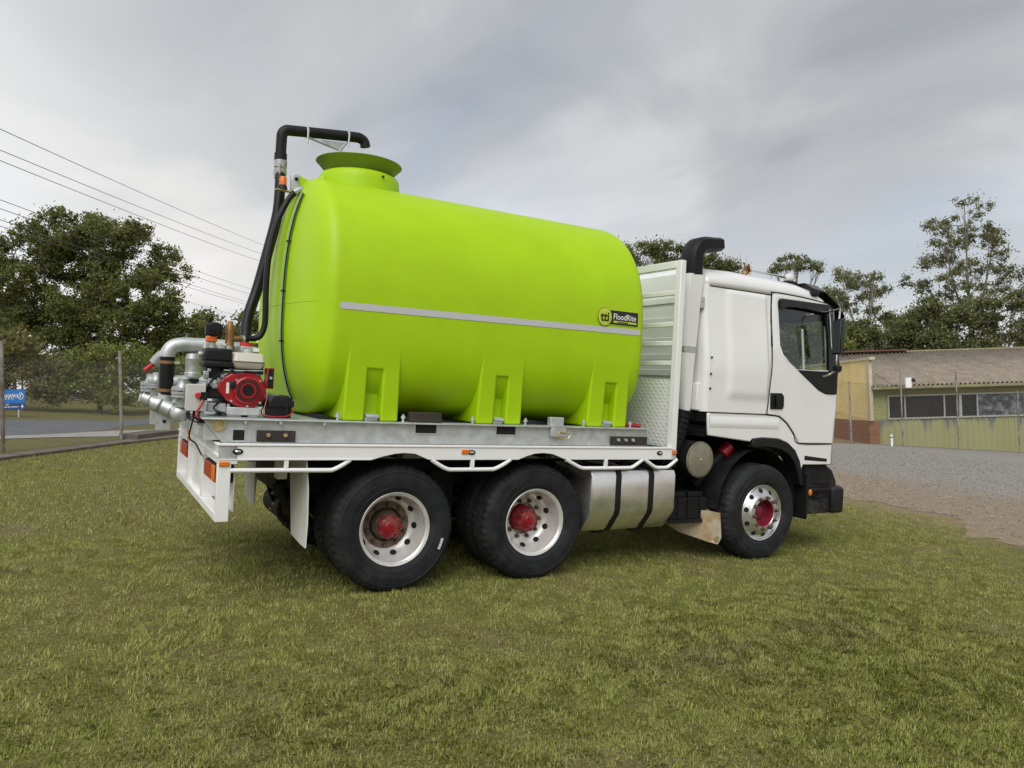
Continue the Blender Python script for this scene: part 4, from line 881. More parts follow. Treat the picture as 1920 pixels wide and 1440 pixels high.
# --- cab
def ysd(x, z):
    t_ = min(max((z-1.95)/0.95, 0), 1); t_ = t_*t_*(3-2*t_); return 1.16-0.09*t_
def side_grid(x0f, x1f, z0, z1, nx, nz, emb=None, th=0.03, s=-1):
    """Curved side panel between two x-limits given as functions of z."""
    mb = MB(); g_ = []
    for j in range(nz+1):
        z = z0+(z1-z0)*j/nz
        for i in range(nx+1):
            x = x0f(z)+(x1f(z)-x0f(z))*i/nx; e_ = emb(x, z) if emb else 0
            g_.append((x, s*(ysd(x, z)+e_), z))
    n_ = nx+1; mb.add(g_, [(j*n_+i, j*n_+i+1, (j+1)*n_+i+1, (j+1)*n_+i) for j in range(nz) for i in range(nx)])
    return mb
def emb(x, z):
    a = min(max((x-3.56)/0.10, 0), 1)*min(max((4.20-x)/0.03, 0), 1); b_ = min(max((z-1.68)/0.10, 0), 1)*min(max((2.86-z)/0.03, 0), 1)
    a = a*a*(3-2*a); b_ = b_*b_*(3-2*b_); return 0.022*a*b_
def solid(o, t_=0.02, off=1):
    md = o.modifiers.new('thick', 'SOLIDIFY'); md.thickness = t_; md.offset = off; return o
lx = lambda z: 4.19+0.085*min(max((z-1.56)/1.3, 0), 1)**0.7
for s in (-1, 1):
    o = P(side_grid(lambda z: 3.345, lambda z: lx(z)-0.006, 1.56, 2.862, 36, 40, emb, s=s), 'sleeper_side', CABW, smooth=60)
# back wall with its corner flange and ribs
P(MB().prism([(-1.10, 1.56), (1.10, 1.56), (1.03, 2.92), (0.98, 3.03), (-0.98, 3.03), (-1.03, 2.92)], 'x', 3.285, 3.31), 'back_wall', CABW, bevel=0.01)
for s in (-1, 1):
    P(MB().loft([[(3.279, s*(ysd(0, z)-0.12), z), (3.281, s*(ysd(0, z)-0.05), z), (3.292, s*(ysd(0, z)-0.02), z), (3.315, s*(ysd(0, z)-0.004), z), (3.36, s*(ysd(0, z)-0.003), z), (3.36, s*(ysd(0, z)-0.12), z)] for z in (1.56, 1.75, 1.95, 2.1, 2.3, 2.45, 2.6, 2.75, 2.885)], True, True), 'corner_post', CABW, smooth=50)
for z in (1.75, 1.95, 2.12, 2.3, 2.52, 2.74): P(MB().box(3.268, 3.282, -0.85, 0.85, z-0.035, z+0.035), 'back_wall_rib', CABW, bevel=0.006)
for z in (1.75, 2.65, 2.71):
    P(MB().box(3.235, 3.282, -1.09, -1.02, z-0.03, z+0.03), 'hinge_bracket', FLAPO, bevel=0.006)
P(MB().box(3.23, 3.28, -1.10, -1.0, 1.57, 1.85), 'hinge_plate', CABW, bevel=0.008)
for z in (1.80, 1.95, 2.12): P(MB().cyl((3.345, -1.162, z), (3.345, -1.176, z), 0.010, 10), 'panel_bolt', CHAS)
# roof
def roof_loop(x, zt, zs, hw_):
    pts = []
    for k in range(25):
        a = math.pi*k/24; c_, s_ = math.cos(a), math.sin(a)
        pts.append((x, -hw_*math.copysign(abs(c_)**0.42, c_), zs+(zt-zs)*abs(s_)**0.62))
    return pts
rl = [roof_loop(3.30, 2.96, 2.868, 1.02), roof_loop(3.315, 3.04, 2.868, 1.06), roof_loop(3.37, 3.10, 2.868, 1.072), roof_loop(3.8, 3.125, 2.868, 1.072), roof_loop(4.3, 3.12, 2.868, 1.072), roof_loop(4.75, 3.105, 2.868, 1.07), roof_loop(5.0, 3.06, 2.868, 1.062), roof_loop(5.18, 2.97, 2.866, 1.04), roof_loop(5.26, 2.88, 2.862, 1.02)]
solid(P(MB().loft(rl, closed=False, cap=False), 'roof', CABW, smooth=60), 0.03, -1)
P(MB().loft([[(x, y, z) for y, z in ((-1.0, zb), (-1.04, zb+0.02), (-0.9, zt), (0.9, zt), (1.04, zb+0.02), (1.0, zb))] for x, zb, zt in ((5.0, 3.0, 3.10), (5.22, 2.98, 3.09), (5.45, 2.86, 3.0), (5.58, 2.74, 2.84), (5.56, 2.70, 2.78))], True, True), 'sun_visor', BLKG, smooth=50, bevel=0.01)
P(MB().box(4.93, 5.05, -1.085, -1.03, 2.93, 2.985), 'roof_marker', BLACK, bevel=0.012)
# doors: ring of panel round the window
win = [(4.40, 2.835), (4.75, 2.845), (5.16, 2.83), (5.20, 2.79), (5.20, 2.40), (5.195, 2.09), (4.95, 2.075), (4.64, 2.07), (4.52, 2.15), (4.43, 2.22), (4.385, 2.32), (4.375, 2.80)]
dout = [(4.31, 2.90), (4.75, 2.895), (5.21, 2.865), (5.30, 2.80), (5.34, 2.40), (5.37, 2.08), (5.0, 1.86), (4.66, 2.055), (4.53, 2.125), (4.40, 2.17), (4.26, 2.30), (4.275, 2.84)]
for s in (-1, 1):
    mb = MB(); n_ = len(win)
    ring = lambda L_, e: [(x, s*(ysd(x, z)+e), z) for x, z in L_]
    mb.loft([ring(dout, 0.0), [(0.5*(a[0]+b_[0]), s*(ysd(0, 0.5*(a[1]+b_[1]))+0.012), 0.5*(a[1]+b_[1])) for a, b_ in zip(dout, win)], ring(win, 0.004), ring(win, -0.05)], True, False)
    dr = P(mb, 'door', CABW, smooth=40); 
    low = [(4.40, 2.17), (4.53, 2.125), (4.66, 2.055), (5.0, 1.86), (5.13, 1.815), (5.30, 1.815), (5.30, 1.25), (4.73, 1.25), (4.64, 1.36), (4.52, 1.475), (4.39, 1.545), (4.196, 1.56), (4.23, 1.9), (4.255, 2.24), (4.26, 2.30)]
    P(MB().loft([[(x, s*(ysd(x, z)+e), z) for x, z in low] for e in (0.012, -0.02)], True, True), 'door_skin', CABW, dr, smooth=20, bevel=0.008)
    trim = [(4.645, 2.065), (5.01, 1.85), (5.13, 1.818), (5.31, 1.818), (5.33, 2.085), (5.0, 2.07)]
    P(MB().loft([[(x, s*(ysd(x, z)+e), z) for x, z in trim] for e in (0.022, -0.03)], True, True), 'door_trim', BLACK, dr, smooth=20, bevel=0.006)
    P(MB().loft([[(x, s*(ysd(x, z)+e), z) for x, z in ((5.17, 2.845), (5.235, 2.85), (5.31, 2.79), (5.345, 2.40), (5.375, 2.075), (5.17, 2.075), (5.19, 2.40))] for e in (0.018, -0.02)], True, True), 'window_surround', BLKG, dr, smooth=20, bevel=0.004)
    P(MB().loft([[(x, s*(ysd(x, z)-0.025), z) for x, z in win], [(x, s*(ysd(x, z)-0.031), z) for x, z in win]], True, True), 'window_glass', GLASS, dr, smooth=0)
    P(MB().loft([[(x, s*(ysd(x, z)+e), z) for x, z in ((4.395, 2.84), (5.22, 2.85), (5.21, 2.745), (4.78, 2.765), (4.50, 2.76), (4.395, 2.70))] for e in (0.035, 0.02)], True, True), 'weather_shield', BLKG, dr, smooth=20, bevel=0.004)
    P(MB().loft([[(x, s*(ysd(x, z)+e), z) for x, z in ((4.225, 1.79), (4.40, 1.795), (4.435, 1.76), (4.44, 1.65), (4.42, 1.62), (4.235, 1.615))] for e in (0.026, 0.0)], True, True), 'door_handle_recess', BLACK, dr, smooth=20, bevel=0.006)
    P(MB().box(4.29, 4.335, s*1.2-0.012, s*1.2+0.012, 1.64, 1.77), 'door_handle', BLKG, dr, bevel=0.006)
    # a-pillar
    P(MB().loft([[(5.20+dx, s*(ysd(0, z)-0.01), z), (5.31+dx, s*(ysd(0, z)-0.04), z), (5.40+dx, s*(ysd(0, z)-0.13), z), (5.36+dx, s*(ysd(0, z)-0.15), z), (5.2+dx, s*(ysd(0, z)-0.06), z)] for z, dx in ((2.06, 0.03), (2.3, 0.02), (2.6, 0.0), (2.86, -0.03))], True, True), 'a_pillar', BLKG, smooth=40)
    # white corner panel with the lower front
    plan = [(5.29, 1.145), (5.38, 1.125), (5.46, 1.075), (5.53, 0.98), (5.57, 0.82), (5.59, 0.5), (5.60, 0.0)]
    def front(z0, z1, x0s, x1s, nm, mt_):
        mb = MB(); q = []
        for z, sh in ((z0, x0s), (z0+(z1-z0)*0.5, (x0s+x1s)/2), (z1, x1s)): q.append([(x+sh, s*y, z) for x, y in plan])
        mb.loft(q, False, False); return solid(P(mb, nm, mt_, smooth=60), 0.02, 1 if s > 0 else -1)
    front(1.0, 1.815, -0.03, 0.0, 'front_panel', CABW); front(1.818, 2.09, 0.0, -0.005, 'front_trim', BLACK); front(2.092, 2.80, -0.005, -0.12, 'windscreen', GLASS)
    # fender, step and arch
    fen = [(3.335, 1.548), (4.18, 1.548), (4.385, 1.535), (4.515, 1.465), (4.632, 1.352), (4.722, 1.243), (5.30, 1.243), (5.30, 1.005), (4.825, 1.005), (4.79, 0.93), (4.745, 1.05), (4.66, 1.17), (4.54, 1.25), (4.40, 1.29), (4.15, 1.30), (4.0, 1.285), (3.97, 1.255), (3.36, 1.315)]
    P(MB().prism(fen, 'y', s*1.165, s*1.13), 'fender', CABW, bevel=0.012)
    P(MB().loft([[(x, s*y, z) for y, z in ((1.160, 1.38), (1.176, 1.425), (1.177, 1.45), (1.170, 1.50), (1.158, 1.54))] for x in (3.36, 3.5, 4.0, 4.25, 4.38)], False, False), 'fender_swage', CABW, smooth=60)
    P(MB().prism([(4.84, 1.06), (5.22, 1.04), (5.22, 1.075), (4.84, 1.11)], 'y', s*1.168, s*1.15), 'step_recess', CHAS)
    arc = [(3.985, 1.20), (3.99, 1.262), (4.02, 1.288), (4.15, 1.303), (4.40, 1.293), (4.54, 1.253), (4.665, 1.172), (4.75, 1.05), (4.80, 0.90), (4.83, 0.78), (4.77, 0.78), (4.73, 0.90), (4.67, 1.02), (4.58, 1.11), (4.46, 1.17), (4.3, 1.20), (4.12, 1.205)]
    P(MB().prism(arc, 'y', s*1.185, s*1.02), 'wheel_arch_flare', BLACK, bevel=0.008)
    inner = [(AXF+0.60*math.cos(a), 0.52+0.66*math.sin(a)) for a in np.linspace(R(5), R(178), 16)]
    P(MB().loft([[(x, s*y, z) for x, z in inner] for y in (1.15, 0.62)], False, False), 'wheel_housing', CHAS, smooth=50)
    # bumper end
    P(MB().prism([(4.86, 1.0), (5.30, 1.0), (5.42, 0.93), (5.50, 0.80), (5.50, 0.45), (4.88, 0.42), (4.86, 0.7)], 'y', s*1.10, s*0.85), 'bumper_side', BUMP, bevel=0.015)
    P(MB().box(4.845, 4.87, min(s*1.22, s*0.80), max(s*1.22, s*0.80), 0.40, 0.92), 'splash_guard', BLACK, bevel=0.006)
    P(MB().box(4.90, 5.34, min(s*1.155, s*1.10), max(s*1.155, s*1.10), 0.70, 0.735), 'step_tread', CHAS, bevel=0.006)
    P(MB().box(4.90, 5.34, min(s*1.13, s*1.10), max(s*1.13, s*1.10), 0.44, 0.60), 'lower_step', BUMP, bevel=0.01)
    P(MB().prism([(5.40, 1.14), (5.60, 1.13), (5.72, 1.0), (5.76, 0.5), (5.76, 0.0), (5.50, 0.0), (5.50, 1.0), (5.40, 1.0)] if s < 0 else [(5.40, 1.14), (5.60, 1.13), (5.72, 1.0), (5.76, 0.5), (5.76, 0.0), (5.50, 0.0), (5.50, 1.0), (5.40, 1.0)], 'z', 0.43, 0.735) if s > 0 else
      MB().prism([(x, -y) for x, y in [(5.40, 1.14), (5.60, 1.13), (5.72, 1.0), (5.76, 0.5), (5.76, 0.001), (5.50, 0.001), (5.50, 1.0), (5.40, 1.0)]], 'z', 0.43, 0.735), 'bumper', BUMP, bevel=0.03)
    P(MB().prism([(4.92, 0.97), (5.28, 0.97), (5.36, 0.92), (5.36, 0.78), (4.92, 0.78)], 'y', s*1.102, s*1.115), 'step_well', CHAS, bevel=0.006)
    for q_ in range(7): P(MB().box(4.93+q_*0.06, 4.96+q_*0.06, min(s*1.15, s*1.11), max(s*1.15, s*1.11), 0.7355, 0.745), 'tread_bar', CHAS)
    P(MB().tube([(5.05, s*1.135, 0.66), (5.12, s*1.14, 0.62), (5.20, s*1.135, 0.66)], 0.012, 6), 'tow_eye', CHAS)
    P(MB().box(5.505, 5.56, min(s*0.95, s*0.7), max(s*0.95, s*0.7), 0.76, 0.95), 'headlamp', CHROME, bevel=0.02)
o = P(MB().ball((4.895, -1.225, 0.70), 0.035, 14, (0.8, 0.35, 1.1)), 'side_indicator', ORANGE)
P(MB().box(3.34, 5.35, -1.09, 1.09, 1.30, 1.36), 'cab_floor', CHAS)
for s in (-1, 1):
    seam = [(4.20, 1.56), (4.232, 1.9), (4.262, 2.3), (4.278, 2.84), (4.31, 2.90), (4.75, 2.896), (5.21, 2.866)]
    P(MB().tube([(q.x-0.004, s*(ysd(q.x, q.z)+0.007), q.z) for q in smooth_path([(x, 0, z) for x, z in seam], 4)], 0.0055, 5), 'door_seal', DARK)
    P(MB().tube([(q.x, s*(ysd(q.x, q.z)+0.007), q.z-0.002) for q in smooth_path([(x, 0, z) for x, z in [(4.196, 1.555), (4.39, 1.541), (4.52, 1.47), (4.64, 1.356), (4.728, 1.247), (5.30, 1.247)]], 4)], 0.005, 5), 'door_seal', DARK)
    P(MB().tube([(3.36, s*1.072, 2.866), (4.27, s*1.072, 2.866)], 0.005, 5), 'roof_seam', DARK)
    P(MB().tube([(3.36, s*1.168, 1.553), (4.19, s*1.168, 1.553)], 0.005, 5), 'skirt_seam', DARK)
# interior
it = P(MB().box(5.02, 5.40, -1.0, 1.0, 1.5, 2.06), 'dashboard', DASH, bevel=0.06)
P(MB().tube([(5.0+0.05*math.sin(a)*0, -0.55+0.22*math.cos(a), 2.10+0.20*math.sin(a)*0.5) if False else (4.98+0.12*math.sin(a), -0.55+0.22*math.cos(a), 2.13+0.16*math.sin(a)) for a in np.linspace(0, 2*math.pi, 25)], 0.017, 8), 'steering_wheel', BLACK, it)
P(MB().tube([(5.25, -0.55, 1.95), (4.98, -0.55, 2.13)], 0.03, 8), 'steering_column', BLACK, it)
for y in (-0.55, 0.6):
    st = P(MB().box(4.25, 4.75, y-0.24, y+0.24, 1.5, 1.68), 'driver_seat', SEATM, bevel=0.05); P(MB().prism([(4.22, 1.68), (4.40, 1.68), (4.22, 2.32), (4.10, 2.32)], 'y', y-0.23, y+0.23), 'seat_back', SEATM, st, bevel=0.05)
# mirrors
mr_ = P(MB().tube(smooth_path([(5.17, -1.09, 2.76), (5.17, -1.22, 2.78), (5.16, -1.28, 2.785), (5.12, -1.31, 2.74), (5.11, -1.31, 2.60), (5.11, -1.31, 2.2), (5.12, -1.30, 2.12), (5.12, -1.26, 2.06), (5.08, -1.2, 2.02), (5.05, -1.15, 2.01)], 4), 0.011, 8), 'mirror_arm', CHROME)
P(MB().loft([[(x, -1.325+0.055*c_, 2.465+0.20*s_) for c_, s_ in ((-1, -0.92), (-0.9, -1), (0.9, -1), (1, -0.92), (1, 0.92), (0.9, 1), (-0.9, 1), (-1, 0.92))] for x in (5.07, 5.08, 5.12, 5.135)], True, True), 'mirror_head', BLKG, mr_, smooth=30, bevel=0.01)
P(MB().box(5.063, 5.0695, -1.372, -1.278, 2.285, 2.645), 'mirror_glass', MIRR, mr_)
P(MB().box(5.08, 5.15, -1.36, -1.28, 2.08, 2.14), 'mirror_pivot', BLACK, mr_, bevel=0.01)
P(MB().tube([(5.19, -1.115, 2.80), (5.23, -1.13, 2.45), (5.26, -1.15, 2.12)], 0.009, 6), 'grab_rail', CHROME)
mr2 = P(MB().tube(smooth_path([(5.17, 1.09, 2.76), (5.16, 1.28, 2.78), (5.06, 1.42, 2.74), (5.06, 1.42, 2.2), (5.08, 1.2, 2.02)], 4), 0.011, 8), 'mirror_arm', CHROME)
P(MB().box(5.02, 5.12, 1.32, 1.52, 2.26, 2.66), 'mirror_head', BLKG, mr2, bevel=0.02)
# roof bar with lamps
rb = P(MB().tube([(4.27, -0.76, 3.165), (4.9, -0.74, 3.165)], 0.014, 8), 'air_horn', CHROME)
P(MB().lathe([(0.012, 0.0), (0.02, -0.03), (0.05, -0.06), (0.055, -0.065)], (4.27, -0.76, 3.165), (1, 0, 0), 16), 'horn_bell', BRASS, rb, smooth=40)
P(MB().ball((4.93, -0.74, 3.16), 0.06, 14), 'beacon_lamp', FLAPW, rb)
P(MB().box(4.86, 5.0, -0.80, -0.68, 3.08, 3.12), 'beacon_base', BLACK, rb)
# air intake: pale duct with a black ram head
sn = P(MB().loft([[(x0+(x1-x0)*c_, -1.0+yy*d_, z) for c_, d_ in ((0, -0.7), (0.1, -1), (0.9, -1), (1, -0.7), (1, 0.7), (0.9, 1), (0.1, 1), (0, 0.7))] for x0, x1, yy, z in ((3.12, 3.205, 0.05, 1.56), (3.085, 3.215, 0.065, 2.0), (3.06, 3.24, 0.085, 2.6), (3.05, 3.255, 0.10, 2.96))], True, True), 'intake_duct', CABW, smooth=40)
P(MB().loft([[(x0+(x1-x0)*c_, -1.0+yy*d_, z) for c_, d_ in ((-0.02, -0.75), (0.1, -1.03), (0.9, -1.03), (1.02, -0.75), (1.02, 0.75), (0.9, 1.03), (0.1, 1.03), (-0.02, 0.75))] for x0, x1, yy, z in ((3.077, 3.223, 0.073, 2.16), (3.074, 3.226, 0.075, 2.22))], True, True), 'duct_band', GALV, sn)
path = smooth_path([(3.165, -1.0, 2.955), (3.155, -1.0, 3.08), (3.165, -1.0, 3.19), (3.22, -1.0, 3.265), (3.30, -1.0, 3.288), (3.40, -1.0, 3.298), (3.475, -1.0, 3.31)], 3)
mb = MB(); lps = []
for i, p in enumerate(path):
    t_ = (path[min(i+1, len(path)-1)]-path[max(i-1, 0)]).normalized(); nn = Vector((-t_.z, 0, t_.x)); f_ = i/(len(path)-1)
    h_ = 0.095-0.025*f_; w_ = 0.10+0.03*f_
    lps.append([p+nn*(h_*c_)+Vector((0, w_*d_, 0)) for c_, d_ in ((-1, -0.6), (-0.6, -1), (0.6, -1), (1, -0.6), (1, 0.6), (0.6, 1), (-0.6, 1), (-1, 0.6))])
P(mb.loft(lps), 'intake_head', BLACK, sn, smooth=45)
P(MB().tube([(3.05, -0.95, 0.98), (3.1, -0.98, 1.2), (3.16, -1.0, 1.56)], 0.075, 12), 'intake_bellows', BLACK, sn)
for z in np.arange(1.05, 1.55, 0.055): P(MB().lathe([(0.076, -0.008), (0.09, 0), (0.076, 0.008)], (3.06+0.2*(float(z)-1.0), -0.95-0.1*(float(z)-1.0), float(z)), (0.15, -0.08, 1), 14), 'bellows_ring', BLACK, sn)

# ------------------------------------------------------------------ water tank on its skid
tank = thing('water_tank', 'lime green plastic water tank on a galvanised skid on the tray', 'tank', (1.0, 0, 1.197))
def T(mb, name, mt, parent=None, **k): return mb.build(name, mt, parent or tank, **k)
ZC, RU, RL, RY, EU, EL = 2.33, 1.115, 0.955, 1.135, 2.4, 3.6   # the lower half is squarer than the upper
def sect(x, s, n=96):
    out = []
    for k in range(n):
        a = 2*math.pi*k/n; c_, s_ = math.cos(a), math.sin(a); e = EU if s_ > 0 else EL
        out.append((x, RY*s*math.copysign(abs(c_)**(2/e), c_), ZC+(RU if s_ > 0 else RL)*s*math.copysign(abs(s_)**(2/e), s_)))
    return out
prof = [(-0.845, 0.02), (-0.842, 0.15), (-0.834, 0.30), (-0.82, 0.45), (-0.795, 0.60), (-0.762, 0.73), (-0.722, 0.84), (-0.683, 0.915), (-0.648, 0.955), (-0.622, 0.977), (-0.60, 0.990), (-0.575, 0.998), (-0.54, 1.0), (0.2, 1.0), (1.0, 1.0), (1.8, 1.0), (2.36, 1.0), (2.41, 0.998), (2.445, 0.988), (2.48, 0.963), (2.53, 0.90), (2.575, 0.81), (2.61, 0.65), (2.632, 0.4), (2.637, 0.02)]
T(MB().loft([sect(x, s) for x, s in prof]), 'tank_shell', LIME, smooth=60)
def wall_y(z):
    e = EU if z > ZC else EL; q = min(1.0, abs(z-ZC)/(RU if z > ZC else RL)); return RY*(1-q**e)**(1/e)
# feet moulded with a slot
FEET = ((-0.455, -0.285, -0.155, -0.01), (0.725, 0.885, 1.0, 1.155), (1.89, 2.065, 2.19, 2.34))
for s in (-1, 1):
    for a, b_, c_, d_ in FEET:
        def wy(z):
            # face of the foot, running smoothly into the tank wall higher up
            f_ = 1.083+0.028*min((z-1.372)/0.46, 1.0)-0.10*max(z-1.90, 0)**1.2; w_ = wall_y(z)-0.0006; k_ = 0.010
            m_ = max(f_, w_); return m_+k_*math.log(math.exp((f_-m_)/k_)+math.exp((w_-m_)/k_))-k_*0.02
        zl = [1.372, 1.46, 1.56, 1.66, 1.74, 1.79]+[1.79+0.045*i for i in range(1, 11)]; xc = (a, b_, c_, d_); nz_ = len(zl)
        fr = lambda i, z: xc[i]+(-0.008 if i == 0 else 0.008 if i == 3 else -0.004 if i == 1 else 0.004)*max(0, (1.83-z)/0.46)
        mb = MB(); vs = [(fr(i, z), s*wy(z), z) for z in zl for i in range(4)]+[(fr(i, z), s*0.55, z) for z in zl for i in range(4)]; o_ = 4*nz_; fs = []
        cells = [(i, j) for j in range(nz_-1) for i in range(3) if not (i == 1 and zl[j] < 1.785)]
        for i, j in cells:
            q = (j*4+i, j*4+i+1, j*4+i+5, j*4+i+4); fs += [q, tuple(o_+t_ for t_ in reversed(q))]
            for (di, dj), (p_, r_) in (((-1, 0), (j*4+i, j*4+i+4)), ((1, 0), (j*4+i+1, j*4+i+5)), ((0, -1), (j*4+i, j*4+i+1)), ((0, 1), (j*4+i+4, j*4+i+5))):
                if (i+di, j+dj) not in cells: fs.append((p_, r_, o_+r_, o_+p_))
        mb.add(vs, fs)
        foot = T(mb, 'foot', LIME, bevel=0.016, seg=3, smooth=25)
        T(MB().box(b_-0.02, c_+0.02, min(s*0.985, s*0.6), max(s*0.985, s*0.6), 1.372, 1.82), 'foot_slot', LIME, foot)
        T(MB().box(b_+0.01, c_-0.01, min(s*1.06, s*0.98), max(s*1.06, s*0.98), 1.373, 1.43), 'foot_clamp', GALV, foot, bevel=0.004)
        T(MB().cyl((b_+0.012, s*1.075, 1.41), (c_-0.012, s*1.075, 1.41), 0.014, 10), 'clamp_pin', GALV, foot)
        for x in (a-0.05, d_+0.05):
            T(MB().cyl((x, s*1.09, 1.372), (x, s*1.09, 1.435), 0.010, 8).cyl((x, s*1.09, 1.40), (x, s*1.09, 1.418), 0.019, 6), 'hold_down_bolt', GALV, foot)
def dome_x(y, z):
    e = EU if z > ZC else EL; rr = ((abs(y)/RY)**e+(abs(z-ZC)/(RU if z > ZC else RL))**e)**(1/e)
    pr = [(s, x) for x, s in prof[:13]]
    for (s0, x0), (s1, x1) in zip(pr, pr[1:]):
        if s0 <= rr <= s1: return x0+(x1-x0)*(rr-s0)/(s1-s0)
    return pr[-1][1] if rr > 1 else pr[0][1]
# reflective stripe follows the tank wall
for s in (-1, 1):
    T(MB().loft([[(x, s*(wall_y(z)+0.003), z) for z in (z0+d0, z0+0.012, z0+0.04, z0+0.054-d0)] for x, z0, d0 in ((-0.55, 2.242, 0.012), (-0.535, 2.242, 0.0), (0.5, 2.25, 0), (1.5, 2.26, 0), (2.40, 2.268, 0.0), (2.415, 2.268, 0.012))], False, False), 'reflective_stripe', STRIPE)
# decal
zc_ = 2.415
def dec(pts, off, name, mt, parent=None):
    # flat film bent over the tank wall
    return T(MB().loft([[(x, -(wall_y(z)+off), z) for x, z in pts], [(x, -(wall_y(z)+off-0.002), z) for x, z in pts]], True, True), name, mt, parent, smooth=0)
dp = [(1.98, 2.348), (2.38, 2.348), (2.38, 2.49), (1.98, 2.49)]
dk = dec([(1.975, 2.342), (2.386, 2.342), (2.386, 2.488), (1.975, 2.488)], 0.004, 'decal', DECALY)
dec([(1.98, 2.348), (2.38, 2.348), (2.38, 2.482), (1.98, 2.482)], 0.006, 'decal_panel', DECAL, dk)
circ = lambda r_: [(1.978+r_*math.cos(a)*0.9, zc_+r_*math.sin(a)) for a in np.linspace(0, 2*math.pi, 33)[:-1]]
dec(circ(0.094), 0.008, 'decal_rim', DECALY, dk); dec(circ(0.088), 0.010, 'decal_ring', DECAL, dk); dec(circ(0.083), 0.012, 'decal_disc', DECALY, dk)
dec([(2.085, 2.366), (2.36, 2.366), (2.36, 2.384), (2.085, 2.384)], 0.008, 'decal_strap', DECALY, dk)
tm = lambda x, z, y: Matrix.Translation((x-1.0, -y, z-1.197)) @ Matrix.Rotation(R(90), 4, 'X')
text_part('lettering', 'FloodRite', 0.078, DECALW, dk, tm(2.083, 2.398, wall_y(2.42)+0.0095), bold=0.0005, fit=0.268)
text_part('lettering', 'tti', 0.125, DECAL, dk, tm(1.928, 2.372, wall_y(2.42)+0.0145), bold=0.003, fit=0.098)
text_part('small_lettering', 'www.tti.com.au', 0.020, DECAL, dk, tm(2.13, 2.369, wall_y(2.375)+0.0095), bold=0.0004)
for s in (-1,):
    T(MB().tube([(dome_x(y, 2.295)-0.001, y, 2.295) for y in np.linspace(-1.12, 1.12, 40)], 0.0022, 5), 'mould_line', LIME, smooth=60)
# collar and funnel
cx = -0.09
T(MB().lathe([(0.374, 3.30), (0.372, 3.50), (0.366, 3.545), (0.352, 3.572), (0.325, 3.585), (0.28, 3.588), (0.2, 3.588)], (cx, 0, 0), (0, 0, 1), 56), 'collar', LIME, smooth=40)
T(MB().ball((cx-0.37, -0.10, 3.47), 0.035, 12, (0.8, 1, 1.2)), 'collar_lug', LIME)
T(MB().cyl((cx+0.10, -0.362, 3.53), (cx+0.10, -0.374, 3.53), 0.011, 10), 'collar_bolt', CHAS)
T(MB().lathe([(0.285, 3.58), (0.39, 3.692), (0.395, 3.694), (0.393, 3.699), (0.385, 3.697), (0.28, 3.59)], (cx-0.01, 0, 0), (0, 0, 1), 64), 'fill_funnel', LIMETOP, smooth=35)
T(MB().prism([(-0.74, 3.30), (-0.74, 3.44), (-0.70, 3.44), (-0.50, 3.38), (-0.45, 3.30)], 'y', -0.23, -0.19), 'lifting_fin', LIME, bevel=0.008)
T(MB().box(-0.765, -0.70, -0.24, -0.18, 3.28, 3.445), 'lifting_plate', GALV, bevel=0.006)
T(MB().cyl((-0.725, -0.25, 3.40), (-0.725, -0.238, 3.40), 0.016, 12), 'plate_hole', DARK)
